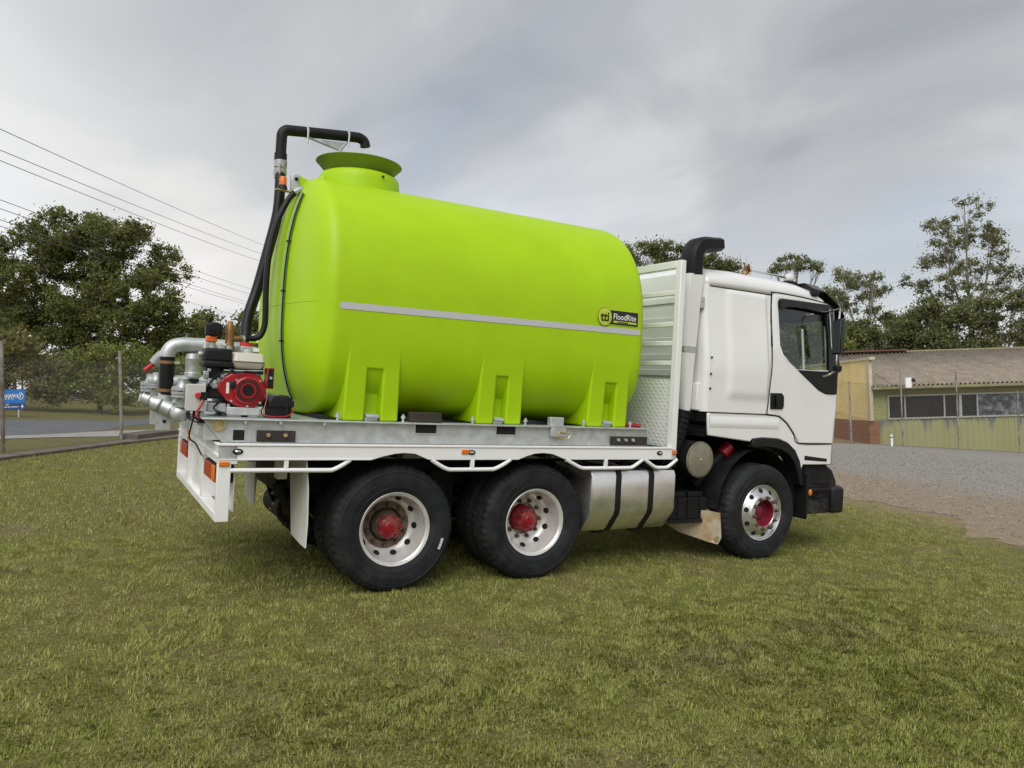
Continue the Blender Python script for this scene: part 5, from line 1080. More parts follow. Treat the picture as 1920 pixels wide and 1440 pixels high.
# skid
for s in (-1, 1):
    y0, y1 = (-1.125, -1.10) if s < 0 else (1.10, 1.125)
    bm_ = T(MB().prism([(-1.36, 1.20), (2.575, 1.20), (2.575, 1.358), (-1.49, 1.358)], 'y', y0, y1), 'skid_beam', GALV)
    T(MB().box(-1.50, 2.60, min(s*1.165, s*0.98), max(s*1.165, s*0.98), 1.3585, 1.3705), 'top_flange', GALV, bm_, bevel=0.003)
    T(MB().box(-1.36, 2.575, min(s*1.15, s*0.98), max(s*1.15, s*0.98), 1.197, 1.2015), 'bottom_flange', GALV, bm_)
    if s < 0:
        for x0, x1, z0, z1 in ((-1.282, -1.203, 1.212, 1.287), (0.137, 0.322, 1.287, 1.3575), (0.893, 1.083, 1.287, 1.3575)):
            fr = T(MB().box(x0-0.012, x1+0.012, -1.132, -1.1255, z0-0.012, min(z1+0.012, 1.358)), 'fork_pocket', GALV, bm_, bevel=0.002); T(MB().box(x0, x1, -1.1335, -1.1322, z0, z1), 'pocket_opening', DARK, fr)
        for x0, x1, n_ in ((-1.117, -0.835, 2), (2.13, 2.572, 3)):
            tb_ = T(MB().box(x0, x1, -1.145, -1.1255, 1.2025, 1.288), 'tie_plate', WOODT, bm_, bevel=0.004)
            for i in range(n_):
                x = x0+(x1-x0)*((0.28+0.44*i) if n_ == 2 else (0.18+0.2*i)); T(MB().cyl((x, -1.145, 1.255), (x, -1.165, 1.255), 0.016, 6), 'plate_bolt', ZINC if n_ == 2 else GALV, tb_)
        T(MB().lathe([(0.048, 0.0), (0.05, 0.014), (0.036, 0.014), (0.034, 0.004), (0.001, 0.004)], (-1.385, -1.126, 1.325), (0, -1, 0), 20), 'drain_flange', ZINC, bm_, smooth=30)
        for x in (-1.20, -0.95, -0.62): T(MB().cyl((x, -1.148, 1.335), (x, -1.148, 1.358), 0.013, 6), 'flange_bolt', GALV, bm_)
        T(MB().box(1.44, 1.60, -1.165, -1.1255, 1.275, 1.358).box(1.455, 1.60, -1.12, -1.06, 1.371, 1.45), 'twist_lock', GALV, bm_, bevel=0.005)
        T(MB().tube(smooth_path([(1.54, -1.17, 1.33), (1.50, -1.18, 1.30), (1.53, -1.18, 1.262), (1.61, -1.18, 1.262), (1.63, -1.18, 1.31), (1.55, -1.172, 1.32)], 4), 0.007, 6), 'lock_ring', ZINC, bm_)
        T(MB().box(0.10, 0.385, -1.10, -1.02, 1.371, 1.455), 'spare_chock', WOODT, bm_, bevel=0.01)
        T(MB().tube([(2.36, -1.06, 1.39), (2.45, -1.05, 1.40), (2.55, -1.04, 1.385)], 0.02, 8), 'strap_roll', REDP, bm_)
        T(MB().tube([(2.565+0.025*math.cos(a), -1.12, 1.42+0.03*math.sin(a)) for a in np.linspace(0, 2*math.pi, 15)], 0.006, 6), 'shackle', ZINC, bm_)
for x in (-1.42, -0.72, -0.2, 0.9, 2.1, 2.53): T(MB().box(x-0.05, x+0.05, -1.10, 1.10, 1.21, 1.355), 'cross_member', GALV)
T(MB().box(-1.49, -0.6, -0.98, 0.98, 1.3585, 1.3665), 'pump_deck', GALV)

# ------------------------------------------------------------------ pump engine and gear behind the tank
eng = thing('pump_engine', 'red and black petrol pump engine with a cream fuel tank', 'engine', (-1.2, -0.85, 1.371))
def E(mb, name, mt, parent=None, **k): return mb.build(name, mt, parent or eng, **k)
EX, EZ, EY = -1.163, 1.572, -0.955
eb_ = E(MB().box(-1.305, -1.07, -0.96, -0.66, 1.385, 1.443), 'engine_mount', GALV, bevel=0.004)
E(MB().box(-1.30, -1.20, -0.94, -0.68, 1.371, 1.3855), 'mount_rail', GALV, eb_); E(MB().box(-1.15, -1.08, -0.94, -0.68, 1.371, 1.3855), 'mount_rail', GALV, eb_)
for x in (-1.29, -1.09): E(MB().cyl((x, -0.92, 1.443), (x, -0.92, 1.465), 0.012, 6), 'mount_bolt', GALV, eb_)
cov = [(EX+0.136*math.cos(a), EZ+0.136*math.sin(a)) for a in np.linspace(R(-110), R(75), 22)]+[(-1.19, 1.705), (-1.29, 1.695), (-1.345, 1.66), (-1.385, 1.60), (-1.375, 1.56), (-1.31, 1.49), (-1.255, 1.455)]
fc = E(MB().prism(cov, 'y', -0.95, -0.83), 'fan_cover', REDP, bevel=0.016, seg=3)
E(MB().lathe([(0.108, 0.0), (0.104, 0.02), (0.094, 0.028), (0.05, 0.030), (0.046, 0.022), (0.001, 0.022)], (EX, -0.948, EZ), (0, -1, 0), 40), 'starter_cover', REDP, fc, smooth=30)
for k in range(36):
    a = 2*math.pi*k/36; d_ = Vector((math.cos(a), 0, math.sin(a))); t_ = Vector((-math.sin(a), 0, math.cos(a)))*0.0042; c0 = Vector((EX, -0.9785, EZ))
    E(MB().loft([[c0+d_*0.058-t_, c0+d_*0.058+t_, c0+d_*0.09+t_, c0+d_*0.09-t_], [p+Vector((0, 0.0025, 0)) for p in (c0+d_*0.058-t_, c0+d_*0.058+t_, c0+d_*0.09+t_, c0+d_*0.09-t_)]]), 'vent_slot', DARK, fc, smooth=0)
E(MB().cyl((EX, -0.9705, EZ), (EX, -0.9735, EZ), 0.042, 24), 'starter_hub', BLACK, fc)
for x, z in ((EX+0.085, EZ+0.075), (EX-0.085, EZ+0.075), (EX, EZ-0.118), (EX+0.09, EZ-0.09), (-1.28, 1.49)): E(MB().cyl((x, -0.95, z), (x, -0.97, z), 0.008, 8), 'cover_bolt', GALV, fc)
E(MB().box(-1.318, -1.298, -0.955, -0.9505, 1.545, 1.625), 'warning_label', DECALW, fc)
E(MB().box(-1.297, -1.255, -0.985, -0.95, 1.585, 1.635), 'throttle_lever', BLACK, fc, bevel=0.01)
E(MB().box(-1.30, -1.06, -0.84, -0.62, 1.445, 1.66), 'crankcase', CHAS, bevel=0.03)
ftk = E(MB().loft([[(-1.163+0.125*s*a, -0.80+0.15*s*b_, z) for a, b_ in ((-1, -0.75), (-0.8, -1), (0.8, -1), (1, -0.75), (1, 0.75), (0.8, 1), (-0.8, 1), (-1, 0.75))] for z, s in ((1.735, 0.85), (1.752, 0.95), (1.78, 1.0), (1.786, 1.02), (1.792, 1.0), (1.835, 0.97), (1.852, 0.90), (1.857, 0.7))]), 'fuel_tank', CREAM, smooth=40, bevel=0.006)
E(MB().cyl((-1.15, -0.80, 1.855), (-1.15, -0.80, 1.885), 0.035, 16), 'fuel_cap', GALV, ftk, bevel=0.004)
ac = E(MB().box(-1.475, -1.285, -0.95, -0.70, 1.775, 1.876), 'air_cleaner', BLACK, bevel=0.02, seg=3)
E(MB().box(-1.482, -1.278, -0.957, -0.693, 1.735, 1.780), 'cleaner_base', BLACK, ac, bevel=0.012)
E(MB().lathe([(0.02, 0), (0.026, 0.02), (0.02, 0.035), (0.001, 0.035)], (-1.478, -0.87, 1.825), (-1, 0, 0), 14), 'wing_nut', CASTM, ac)
E(MB().box(-1.46, -1.35, -0.92, -0.76, 1.64, 1.755), 'carburettor', BLACK, bevel=0.015)
for x, z, w, h_ in ((-1.43, 1.62, 0.016, 0.03), (-1.395, 1.595, 0.02, 0.018), (-1.46, 1.675, 0.018, 0.028), (-1.345, 1.67, 0.014, 0.014), (-1.44, 1.71, 0.012, 0.012), (-1.37, 1.635, 0.012, 0.02)):
    E(MB().box(x-w, x+w, -0.945, -0.90, z-h_, z+h_), 'linkage_plate', CASTM, bevel=0.005); E(MB().cyl((x, -0.945, z), (x, -0.962, z), 0.008, 8), 'linkage_bolt', CASTM)
for pts_ in ([(-1.33, -0.93, 1.72), (-1.38, -0.97, 1.68), (-1.44, -0.95, 1.60), (-1.42, -0.9, 1.50)], [(-1.30, -0.95, 1.73), (-1.24, -0.975, 1.70), (-1.18, -0.97, 1.715), (-1.06, -0.95, 1.70)], [(-1.36, -0.9, 1.47), (-1.40, -0.97, 1.43), (-1.34, -1.0, 1.40), (-1.31, -0.97, 1.385)]):
    E(MB().tube(smooth_path(pts_, 5), 0.007, 6), 'fuel_line', RUBBER)
E(MB().prism([(-1.30, 1.735), (-1.30, 1.70), (-1.05, 1.70), (-1.05, 1.745), (-1.12, 1.735)], 'y', -0.93, -0.80), 'heat_shield', CHAS, bevel=0.006)
E(MB().box(-1.34, -1.06, -0.90, -0.72, 1.70, 1.735), 'throttle_plate', BLACK, bevel=0.005)
E(MB().tube([(-1.34, -0.94, 1.715), (-1.2, -0.95, 1.718), (-1.05, -0.93, 1.725)], 0.006, 6), 'throttle_rod', CASTM)
sb_ = E(MB().box(-1.03, -0.978, -0.965, -0.85, 1.592, 1.752), 'starter_box', REDP, bevel=0.006)
E(MB().box(-1.024, -0.984, -0.972, -0.965, 1.60, 1.745), 'starter_panel', BLACK, sb_, bevel=0.003); E(MB().cyl((-1.004, -0.972, 1.675), (-1.004, -0.98, 1.675), 0.011, 12), 'key_switch', GALV, sb_)
E(MB().lathe([(0.055, 0), (0.06, 0.03), (0.055, 0.16), (0.02, 0.17)], (-1.06, -0.72, 1.50), (1, 0, 0), 18), 'exhaust_silencer', CASTM, smooth=35)
pump = thing('water_pump', 'dark cast water pump between the red engine and the pipework', 'pump', (-1.3, -0.4, 1.371))
pb = MB().lathe([(0.02, -0.30), (0.06, -0.29), (0.075, -0.22), (0.13, -0.2), (0.15, -0.12), (0.15, 0.0), (0.09, 0.04), (0.08, 0.1)], (-1.22, -0.52, 1.545), (0, 1, 0), 24).build('pump_casing', CASTM, pump, smooth=35)
MB().box(-1.32, -1.12, -0.66, -0.42, 1.371, 1.42).build('pump_foot', CHAS, pump, bevel=0.01)
MB().box(-1.44, -1.30, -0.90, -0.55, 1.40, 1.47).build('pump_rail', GALV, pump, bevel=0.01)
MB().box(-1.45, -1.31, -0.93, -0.62, 1.50, 1.60).build('coupling_guard', CHAS, pump, bevel=0.02)

bat = thing('battery_box', 'black plastic battery box with strap between engine and tank', 'battery', (-0.92, -0.88, 1.371))
MB().loft([[(-0.915+0.085*s*a, -0.87+0.11*s*b_, z) for a, b_ in ((-1, -1), (1, -1), (1, 1), (-1, 1))] for z, s in ((1.372, 0.92), (1.475, 0.98))]).build('box', BLACK, bat, bevel=0.008)
MB().loft([[(-0.915+0.097*s*a, -0.87+0.12*s2*b_, z) for a, b_ in ((-1, -1), (1, -1), (1, 1), (-1, 1))] for z, s, s2 in ((1.455, 1.0, 1.0), (1.50, 0.98, 1.0), (1.53, 0.70, 0.95), (1.54, 0.45, 0.9))]).build('lid', BLACK, bat, bevel=0.008)
MB().box(-0.885, -0.865, -0.995, -0.745, 1.373, 1.545).build('strap', BLACK, bat, bevel=0.004)
MB().tube(smooth_path([(-1.01, -0.93, 1.56), (-1.03, -0.96, 1.47), (-1.05, -0.99, 1.40), (-0.98, -1.02, 1.385), (-0.88, -1.02, 1.39), (-0.83, -1.01, 1.43), (-0.825, -0.99, 1.46)], 5), 0.0045, 6).build('red_cable', REDP, bat)
MB().tube(smooth_path([(-1.03, -0.93, 1.46), (-1.06, -0.96, 1.42), (-1.04, -0.97, 1.385), (-1.0, -0.95, 1.38)], 5), 0.005, 6).build('black_cable', RUBBER, bat)

ctl = thing('control_box', 'pale grey electrical control box with a red isolator switch', 'control box', (-1.52, -1.0, 1.371))
cb = MB().box(-1.592, -1.47, -1.0, -0.90, 1.412, 1.60).build('enclosure', BOXG, ctl, bevel=0.008)
MB().box(-1.596, -1.466, -1.012, -0.999, 1.408, 1.604).build('door', BOXG, ctl, bevel=0.005)
MB().cyl((-1.52, -1.012, 1.525), (-1.52, -1.045, 1.525), 0.020, 14).build('isolator_knob', REDL, ctl, bevel=0.004)
MB().box(-1.502, -1.455, -1.04, -1.0, 1.49, 1.55).build('switch_block', BLACK, ctl, bevel=0.005)
MB().lathe([(0.012, 0.0), (0.036, 0.015), (0.038, 0.035), (0.02, 0.04), (0.001, 0.04)], (-1.545, -0.95, 1.605), (0, 0, 1), 16).build('push_button', RUBBER, ctl, smooth=40)
MB().box(-1.50, -1.46, -0.95, -0.88, 1.30, 1.62).build('bracket', GALV, ctl)
MB().tube(smooth_path([(-1.485, -1.03, 1.50), (-1.50, -1.04, 1.45), (-1.525, -1.04, 1.40), (-1.52, -1.05, 1.365), (-1.50, -1.05, 1.34)], 4), 0.009, 8).build('red_cable', REDP, ctl)
rc = random.Random(8)
for k in range(7):
    x = -1.57+k*0.015; MB().tube(smooth_path([(x, -0.96, 1.415), (x+rc.uniform(-.03, .03), -1.0, 1.37), (x+0.03+rc.uniform(-.03, .03), -1.06, 1.345+rc.uniform(-.02, .02)), (-1.48+rc.uniform(-.04, .05), -1.09, 1.355)], 4), 0.0055, 5).build('black_cable', RUBBER, ctl)
MB().tube(smooth_path([(-1.53, -0.93, 1.35), (-1.53, -0.75, 1.20), (-1.47, -0.66, 1.14), (-1.42, -0.55, 1.06), (-1.40, -0.48, 1.035), (-1.395, -0.40, 1.03)], 6), 0.0065, 6).build('lamp_cable', RUBBER, ctl)

man = thing('pipe_manifold', 'galvanised pipe manifold with valves hanging over the tray rear', 'pipework', (-1.6, 0.1, 1.2))
def Mf(mb, name, mt, parent=None, **k): return mb.build(name, mt, parent or man, **k)
YF = -0.1
pv = Mf(MB().tube(smooth_path([(-1.652, YF, 1.78), (-1.65, YF, 1.83), (-1.615, YF, 1.885), (-1.55, YF, 1.908), (-1.47, YF, 1.912), (-1.3, YF, 1.915), (-1.0, YF, 1.91)], 5), 0.058, 20), 'delivery_pipe', GALV, smooth=60)
Mf(MB().tube([(-1.645, YF, 1.49), (-1.652, YF, 1.80)], 0.060, 22), 'rubber_sleeve', RUBBER, pv)
for z in (1.525, 1.755):
    Mf(MB().tube([(-1.648, YF, z-0.012), (-1.648, YF, z+0.012)], 0.0635, 22), 'hose_clamp', BRASS, pv); Mf(MB().box(-1.60, -1.56, YF-0.05, YF-0.03, z-0.01, z+0.01), 'clamp_screw', GALV, pv)
Mf(MB().tube([(-1.65, YF, 1.50), (-1.66, YF, 1.38)], 0.056, 20), 'riser', GALV, pv)
el = Mf(MB().tube(smooth_path([(-1.74, YF+0.02, 1.415), (-1.69, YF, 1.405), (-1.62, YF-0.04, 1.375), (-1.56, YF-0.08, 1.35)], 4), 0.062, 20).ball((-1.545, YF-0.09, 1.345), 0.076, 18), 'outlet_elbow', GALV, smooth=60)
Mf(MB().tube([(-1.70, YF-0.01, 1.41), (-1.69, YF-0.012, 1.405)], 0.070, 20), 'joint_ring', CASTM, el); Mf(MB().tube([(-1.605, YF-0.05, 1.37), (-1.595, YF-0.055, 1.365)], 0.070, 20), 'joint_ring', CASTM, el)
def valve(x, y, z, s=1.0):
    v = Mf(MB().lathe([(0.05*s, -0.08*s), (0.055*s, -0.02*s), (0.06*s, 0.0)], (x, y, z), (0, 0, 1), 20), 'valve', CASTM, smooth=35)
    for k, (h, r_) in enumerate(((0.0, 0.085), (0.026, 0.088), (0.056, 0.088))):
        Mf(MB().lathe([(0.001, h*s), (r_*s, h*s), (r_*s, (h+0.021)*s), (0.001, (h+0.021)*s)], (x, y, z), (0, 0, 1), 28), 'valve_flange', CASTM, v, smooth=30)
    Mf(MB().lathe([(0.055*s, 0.075*s), (0.05*s, 0.10*s), (0.042*s, 0.11*s), (0.042*s, 0.148*s), (0.034*s, 0.156*s), (0.001, 0.156*s)], (x, y, z), (0, 0, 1), 20), 'valve_bonnet', CASTM, v, smooth=40)
    for k in range(8):
        a = 2*math.pi*k/8; Mf(MB().cyl((x+0.072*s*math.cos(a), y+0.072*s*math.sin(a), z-0.012*s), (x+0.072*s*math.cos(a), y+0.072*s*math.sin(a), z+0.09*s), 0.008*s, 6), 'flange_bolt', GALV, v)
    return v
valve(-1.535, YF-0.12, 1.475); valve(-1.715, 0.52, 1.49, 1.0); valve(-1.60, 0.75, 1.50, 1.0); valve(-1.69, 0.30, 1.53, 0.85)
el2 = Mf(MB().tube(smooth_path([(-1.775, 0.52, 1.44), (-1.73, 0.5, 1.42), (-1.66, 0.46, 1.39), (-1.60, 0.42, 1.37)], 4), 0.058, 18), 'outlet_elbow', GALV, smooth=60)
Mf(MB().tube([(-1.72, 0.495, 1.418), (-1.71, 0.49, 1.414)], 0.067, 18), 'joint_ring', CASTM, el2); Mf(MB().tube([(-1.79, 0.53, 1.47), (-1.80, 0.53, 1.40)], 0.012, 8), 'drain_cock', GALV, el2)
for y in (YF, 0.5): Mf(MB().box(-1.715, -1.60, y-0.004, y+0.004, 1.195 if y == YF else 1.20, 1.36), 'support_leg', GALV, bevel=0.003)
for y in (YF, 0.5): Mf(MB().cyl((-1.65, y-0.004, 1.27), (-1.65, y-0.012, 1.27), 0.014, 10), 'leg_bolt', CHAS)
Mf(MB().tube([(-1.66, 0.5, 1.36), (-1.3, 0.5, 1.40), (-0.9, 0.5, 1.45)], 0.055, 16), 'suction_pipe', GALV); Mf(MB().tube([(-1.60, -0.1, 1.60), (-1.2, -0.1, 1.62), (-0.95, -0.1, 1.62)], 0.05, 16), 'cross_pipe', GALV)
cl = Mf(MB().lathe([(0.058, -0.24), (0.058, -0.20), (0.066, -0.19), (0.066, -0.16), (0.058, -0.15), (0.058, -0.05), (0.062, -0.04), (0.054, 0.0), (0.02, 0.01)], (-1.455, YF, 1.835), (0, 0, 1), 24), 'cam_coupling', GALV, smooth=30)
Mf(MB().tube(smooth_path([(-1.70, 0.46, 1.74), (-1.66, 0.44, 1.80), (-1.60, 0.40, 1.84)], 3), 0.05, 14), 'cam_cap', CASTM); lv = Mf(MB().tube([(-1.775, 0.5, 1.675), (-1.69, 0.48, 1.755)], 0.020, 12), 'valve_lever', REDL, bevel=0.004); Mf(MB().tube([(-1.69, 0.48, 1.755), (-1.66, 0.47, 1.785)], 0.012, 8), 'lever_stem', GALV, lv)
av = thing('actuator_valve', 'black electric valve actuator on an orange bracket above the pipe', 'valve', (-1.36, -0.4, 1.88))
MB().loft([[(-1.352+0.062*s*a, -0.4+0.06*s*b_, z) for a, b_ in ((-1, -0.5), (-0.5, -1), (0.5, -1), (1, -0.5), (1, 0.5), (0.5, 1), (-0.5, 1), (-1, 0.5))] for z, s in ((1.985, 0.8), (2.0, 1.0), (2.07, 1.0), (2.09, 0.75), (2.094, 0.3))]).build('actuator_head', BLACK, av, bevel=0.006)
MB().lathe([(0.04, 0.0), (0.048, 0.012), (0.001, 0.014)], (-1.352, -0.46, 2.04), (0, -1, 0), 18).build('indicator_cap', BLKG, av)
MB().box(-1.405, -1.325, -0.44, -0.36, 1.935, 1.985).build('bracket', ORANGEP, av, bevel=0.01); MB().cyl((-1.36, -0.4, 1.86), (-1.36, -0.4, 1.94), 0.03, 14).build('stem', GALV, av)
for x in (-1.41, -1.30, -1.26): MB().cyl((x, -0.43, 1.87), (x, -0.43, 1.93), 0.014, 8).build('fitting', FLAPW, av)
bv = thing('brass_valve', 'brass relief valve with side outlet feeding the black hose', 'valve', (-1.22, -0.4, 1.88))
MB().lathe([(0.04, -0.03), (0.044, 0.0), (0.036, 0.02), (0.034, 0.10), (0.036, 0.12), (0.032, 0.17), (0.022, 0.2), (0.018, 0.215), (0.001, 0.218)], (-1.225, -0.4, 1.90), (0, 0, 1), 18).build('body', BRASS, bv, smooth=40)
MB().tube([(-1.21, -0.4, 1.975), (-1.13, -0.39, 1.978)], 0.026, 14).build('side_outlet', BRASS, bv); MB().tube([(-1.13, -0.39, 1.978), (-1.11, -0.385, 1.98)], 0.030, 14).build('hose_clamp', GALV, bv)
fm_ = thing('flow_meter', 'grey flow fitting with red collar and green tap on the pump', 'fitting', (-1.12, -0.55, 1.86))
MB().box(-1.17, -1.04, -0.60, -0.50, 1.86, 1.915).build('body', CASTM, fm_, bevel=0.006); MB().cyl((-1.12, -0.55, 1.915), (-1.12, -0.55, 1.945), 0.05, 16).build('red_collar', REDL, fm_)
MB().box(-1.10, -1.02, -0.57, -0.54, 1.945, 1.957).build('tap_lever', LIME, fm_, bevel=0.004); MB().box(-1.075, -1.03, -0.615, -0.60, 1.875, 1.905).build('name_plate', DECALW, fm_)
for x in (-1.25, -1.30): MB().cyl((x, -0.55, 1.85), (x, -0.55, 1.91), 0.025, 12).build('port', CASTM, fm_)

# overhead filling pipe, hoses, beacon
fp = thing('fill_pipe', 'black overhead filling pipe and hose rising behind the tank', 'pipe', (-0.9, 0, 1.9))
def F(mb, name, mt, parent=None, **k): return mb.build(name, mt, parent or fp, **k)
F(MB().tube(smooth_path([(-0.818, 0, 3.50), (-0.818, 0, 3.78), (-0.812, 0, 3.84), (-0.785, 0, 3.872), (-0.74, 0, 3.882), (-0.45, 0, 3.915), (-0.17, 0, 3.945), (-0.105, 0, 3.945), (-0.065, 0, 3.92), (-0.052, 0, 3.875)], 5), 0.047, 20), 'overhead_pipe', BLACK, smooth=60)
F(MB().tube([(-0.818, 0, 3.60), (-0.818, 0, 3.66)], 0.055, 20), 'pipe_socket', BLACK)
cpl = F(MB().lathe([(0.05, 0.0), (0.056, 0.02), (0.056, 0.06), (0.05, 0.07), (0.056, 0.08), (0.056, 0.14), (0.05, 0.15)], (-0.815, 0, 3.455), (0, 0, 1), 22), 'cam_lock', CASTM, smooth=30)
F(MB().tube([(-0.83, -0.055, 3.45), (-0.835, -0.065, 3.56)], 0.008, 6), 'cam_arm', ZINC, cpl); F(MB().tube([(-0.87, -0.02, 3.44), (-0.76, -0.02, 3.44)], 0.012, 8), 'cam_pin', ZINC, cpl)
F(MB().tube(smooth_path([(-0.815, 0, 3.50), (-0.82, -0.05, 3.37), (-0.835, -0.08, 3.11), (-0.90, -0.10, 2.78), (-0.975, -0.12, 2.44), (-1.045, -0.16, 2.2), (-1.065, -0.2, 2.05), (-1.07, -0.25, 1.93)], 6), 0.046, 18), 'delivery_hose', RUBBER, smooth=60)
br_ = F(MB().tube([(-0.60, -0.03, 3.845), (-0.47, 0, 3.83), (-0.29, 0, 3.795)], 0.010, 6).tube([(-0.29, 0, 3.795), (-0.23, -0.02, 3.88)], 0.010, 6), 'pipe_bracket', GALV)
F(MB().prism([(-0.47, 3.855), (-0.24, 3.875), (-0.27, 3.80), (-0.31, 3.80)], 'y', -0.005, 0.005), 'gusset', GALV, br_); F(MB().box(-0.312, -0.268, -0.02, 0.02, 3.60, 3.80), 'bracket_post', GALV, br_)
for x, z in ((-0.60, 3.897), (-0.225, 3.94)):
    F(MB().lathe([(0.0475, -0.009), (0.051, -0.009), (0.051, 0.009), (0.0475, 0.009)], (x, 0, z), (1, 0, 0.11), 20), 'u_bolt', GALV, br_); F(MB().cyl((x, -0.045, z-0.11), (x, -0.045, z+0.0), 0.008, 6), 'u_bolt_leg', GALV, br_)
vh = thing('vent_hose', 'thin black hose curving from the brass valve up the tank end', 'hose', (-1.0, -0.37, 1.98))
MB().tube(smooth_path([(-1.115, -0.385, 1.98), (-1.06, -0.38, 1.985), (-0.99, -0.38, 2.01), (-0.955, -0.38, 2.09), (-0.95, -0.38, 2.2), (-0.955, -0.37, 2.40), (-0.945, -0.36, 2.68), (-0.895, -0.35, 2.97), (-0.80, -0.34, 3.20), (-0.735, -0.33, 3.275)], 6), 0.025, 14).build('hose', RUBBER, vh, smooth=60)
MB().tube(smooth_path([(-0.76, -0.335, 3.255), (-0.70, -0.33, 3.295), (-0.62, -0.32, 3.27)], 4), 0.030, 14).build('hose_elbow', CASTM, vh)
lt = thing('level_tube', 'clear green sight tube strapped along the curved tank end', 'tube', (-0.85, -0.5, 1.4))
lpth = [(dome_x(-0.48, z)-0.016, -0.48, z) for z in np.linspace(3.23, 1.50, 26)]
MB().tube(lpth, 0.015, 10).build('sight_glass', mat('green_tube', (0.25, 0.38, 0.2), 0.15), lt, smooth=60)
MB().tube([(x-0.004, y-0.02, z) for x, y, z in lpth], 0.006, 6).build('black_line', RUBBER, lt, smooth=60)
for i in (6, 12, 18): MB().tube([(lpth[i][0], -0.48, lpth[i][2]-0.006), (lpth[i][0], -0.48, lpth[i][2]+0.006)], 0.021, 12).build('cable_tie', RUBBER, lt)
bc = thing('beacon', 'small orange beacon on a black base beside the hose', 'beacon', (-0.84, -0.25, 3.28))
MB().lathe([(0.03, 0.045), (0.03, 0.105), (0.024, 0.118), (0.001, 0.12)], (-0.838, -0.25, 3.28), (0, 0, 1), 18).build('lens', ORANGE, bc, smooth=40)
MB().lathe([(0.042, 0.004), (0.036, 0.03), (0.031, 0.046), (0.001, 0.046)], (-0.838, -0.25, 3.28), (0, 0, 1), 18).build('base', BLACK, bc, smooth=40)
MB().box(-0.90, -0.72, -0.28, -0.22, 3.274, 3.283).build('bracket', ZINC, bc, bevel=0.002)

# ------------------------------------------------------------------ grass
def grass_mat():
    mt = bpy.data.materials.new('grass_blades'); mt.use_nodes = True; nt = mt.node_tree; N = nt.nodes.new; L = nt.links.new
    b = nt.nodes['Principled BSDF']; b.inputs['Roughness'].default_value = 0.6; b.inputs['Specular IOR Level'].default_value = 0.25
    g_ = N('ShaderNodeNewGeometry'); tc = N('ShaderNodeTexCoord')
    def noise(s, d=5):
        n = N('ShaderNodeTexNoise'); n.inputs['Scale'].default_value = s; n.inputs['Detail'].default_value = d; n.inputs['Roughness'].default_value = 0.62; L(tc.outputs['Object'], n.inputs['Vector']); return n.outputs['Fac']
    def ramp(f, st):
        n = N('ShaderNodeValToRGB'); e = n.color_ramp.elements
        while len(e) < len(st): e.new(0.5)
        for k, (p, c) in enumerate(st): e[k].position = p; e[k].color = (*(c if isinstance(c, tuple) else (c, c, c)), 1)
        L(f, n.inputs[0]); return n.outputs[0]
    def mix(f, a, c):
        n = N('ShaderNodeMix'); n.data_type = 'RGBA'; L(f, n.inputs[0]); L(a, n.inputs[6]); L(c, n.inputs[7]); return n.outputs[2]
    olive = ramp(g_.outputs['Random Per Island'], [(0.0, (0.174, 0.185, 0.039)), (0.45, (0.292, 0.315, 0.066)), (0.8, (0.388, 0.399, 0.115)), (1.0, (0.499, 0.472, 0.219))])
    green = ramp(g_.outputs['Random Per Island'], [(0.0, (0.158, 0.206, 0.032)), (0.6, (0.269, 0.333, 0.055)), (1.0, (0.380, 0.429, 0.105))])
    straw = ramp(g_.outputs['Random Per Island'], [(0.0, (0.174, 0.156, 0.070)), (0.6, (0.285, 0.257, 0.126)), (1.0, (0.427, 0.387, 0.219))])
    c = mix(ramp(noise(0.55), [(0.42, 0.0), (0.72, 0.45)]), olive, green)
    c = mix(ramp(noise(0.8, 6), [(0.52, 0.0), (0.72, 0.65)]), c, straw)
    L(c, b.inputs['Base Color'])
    tl = N('ShaderNodeBsdfTranslucent'); L(c, tl.inputs[0]); mx = N('ShaderNodeMixShader'); mx.inputs[0].default_value = 0.25
    L(b.outputs[0], mx.inputs[1]); L(tl.outputs[0], mx.inputs[2]); L(mx.outputs[0], nt.nodes['Material Output'].inputs[0])
    return mt
GRASSM = grass_mat()
rg = np.random.default_rng(77)
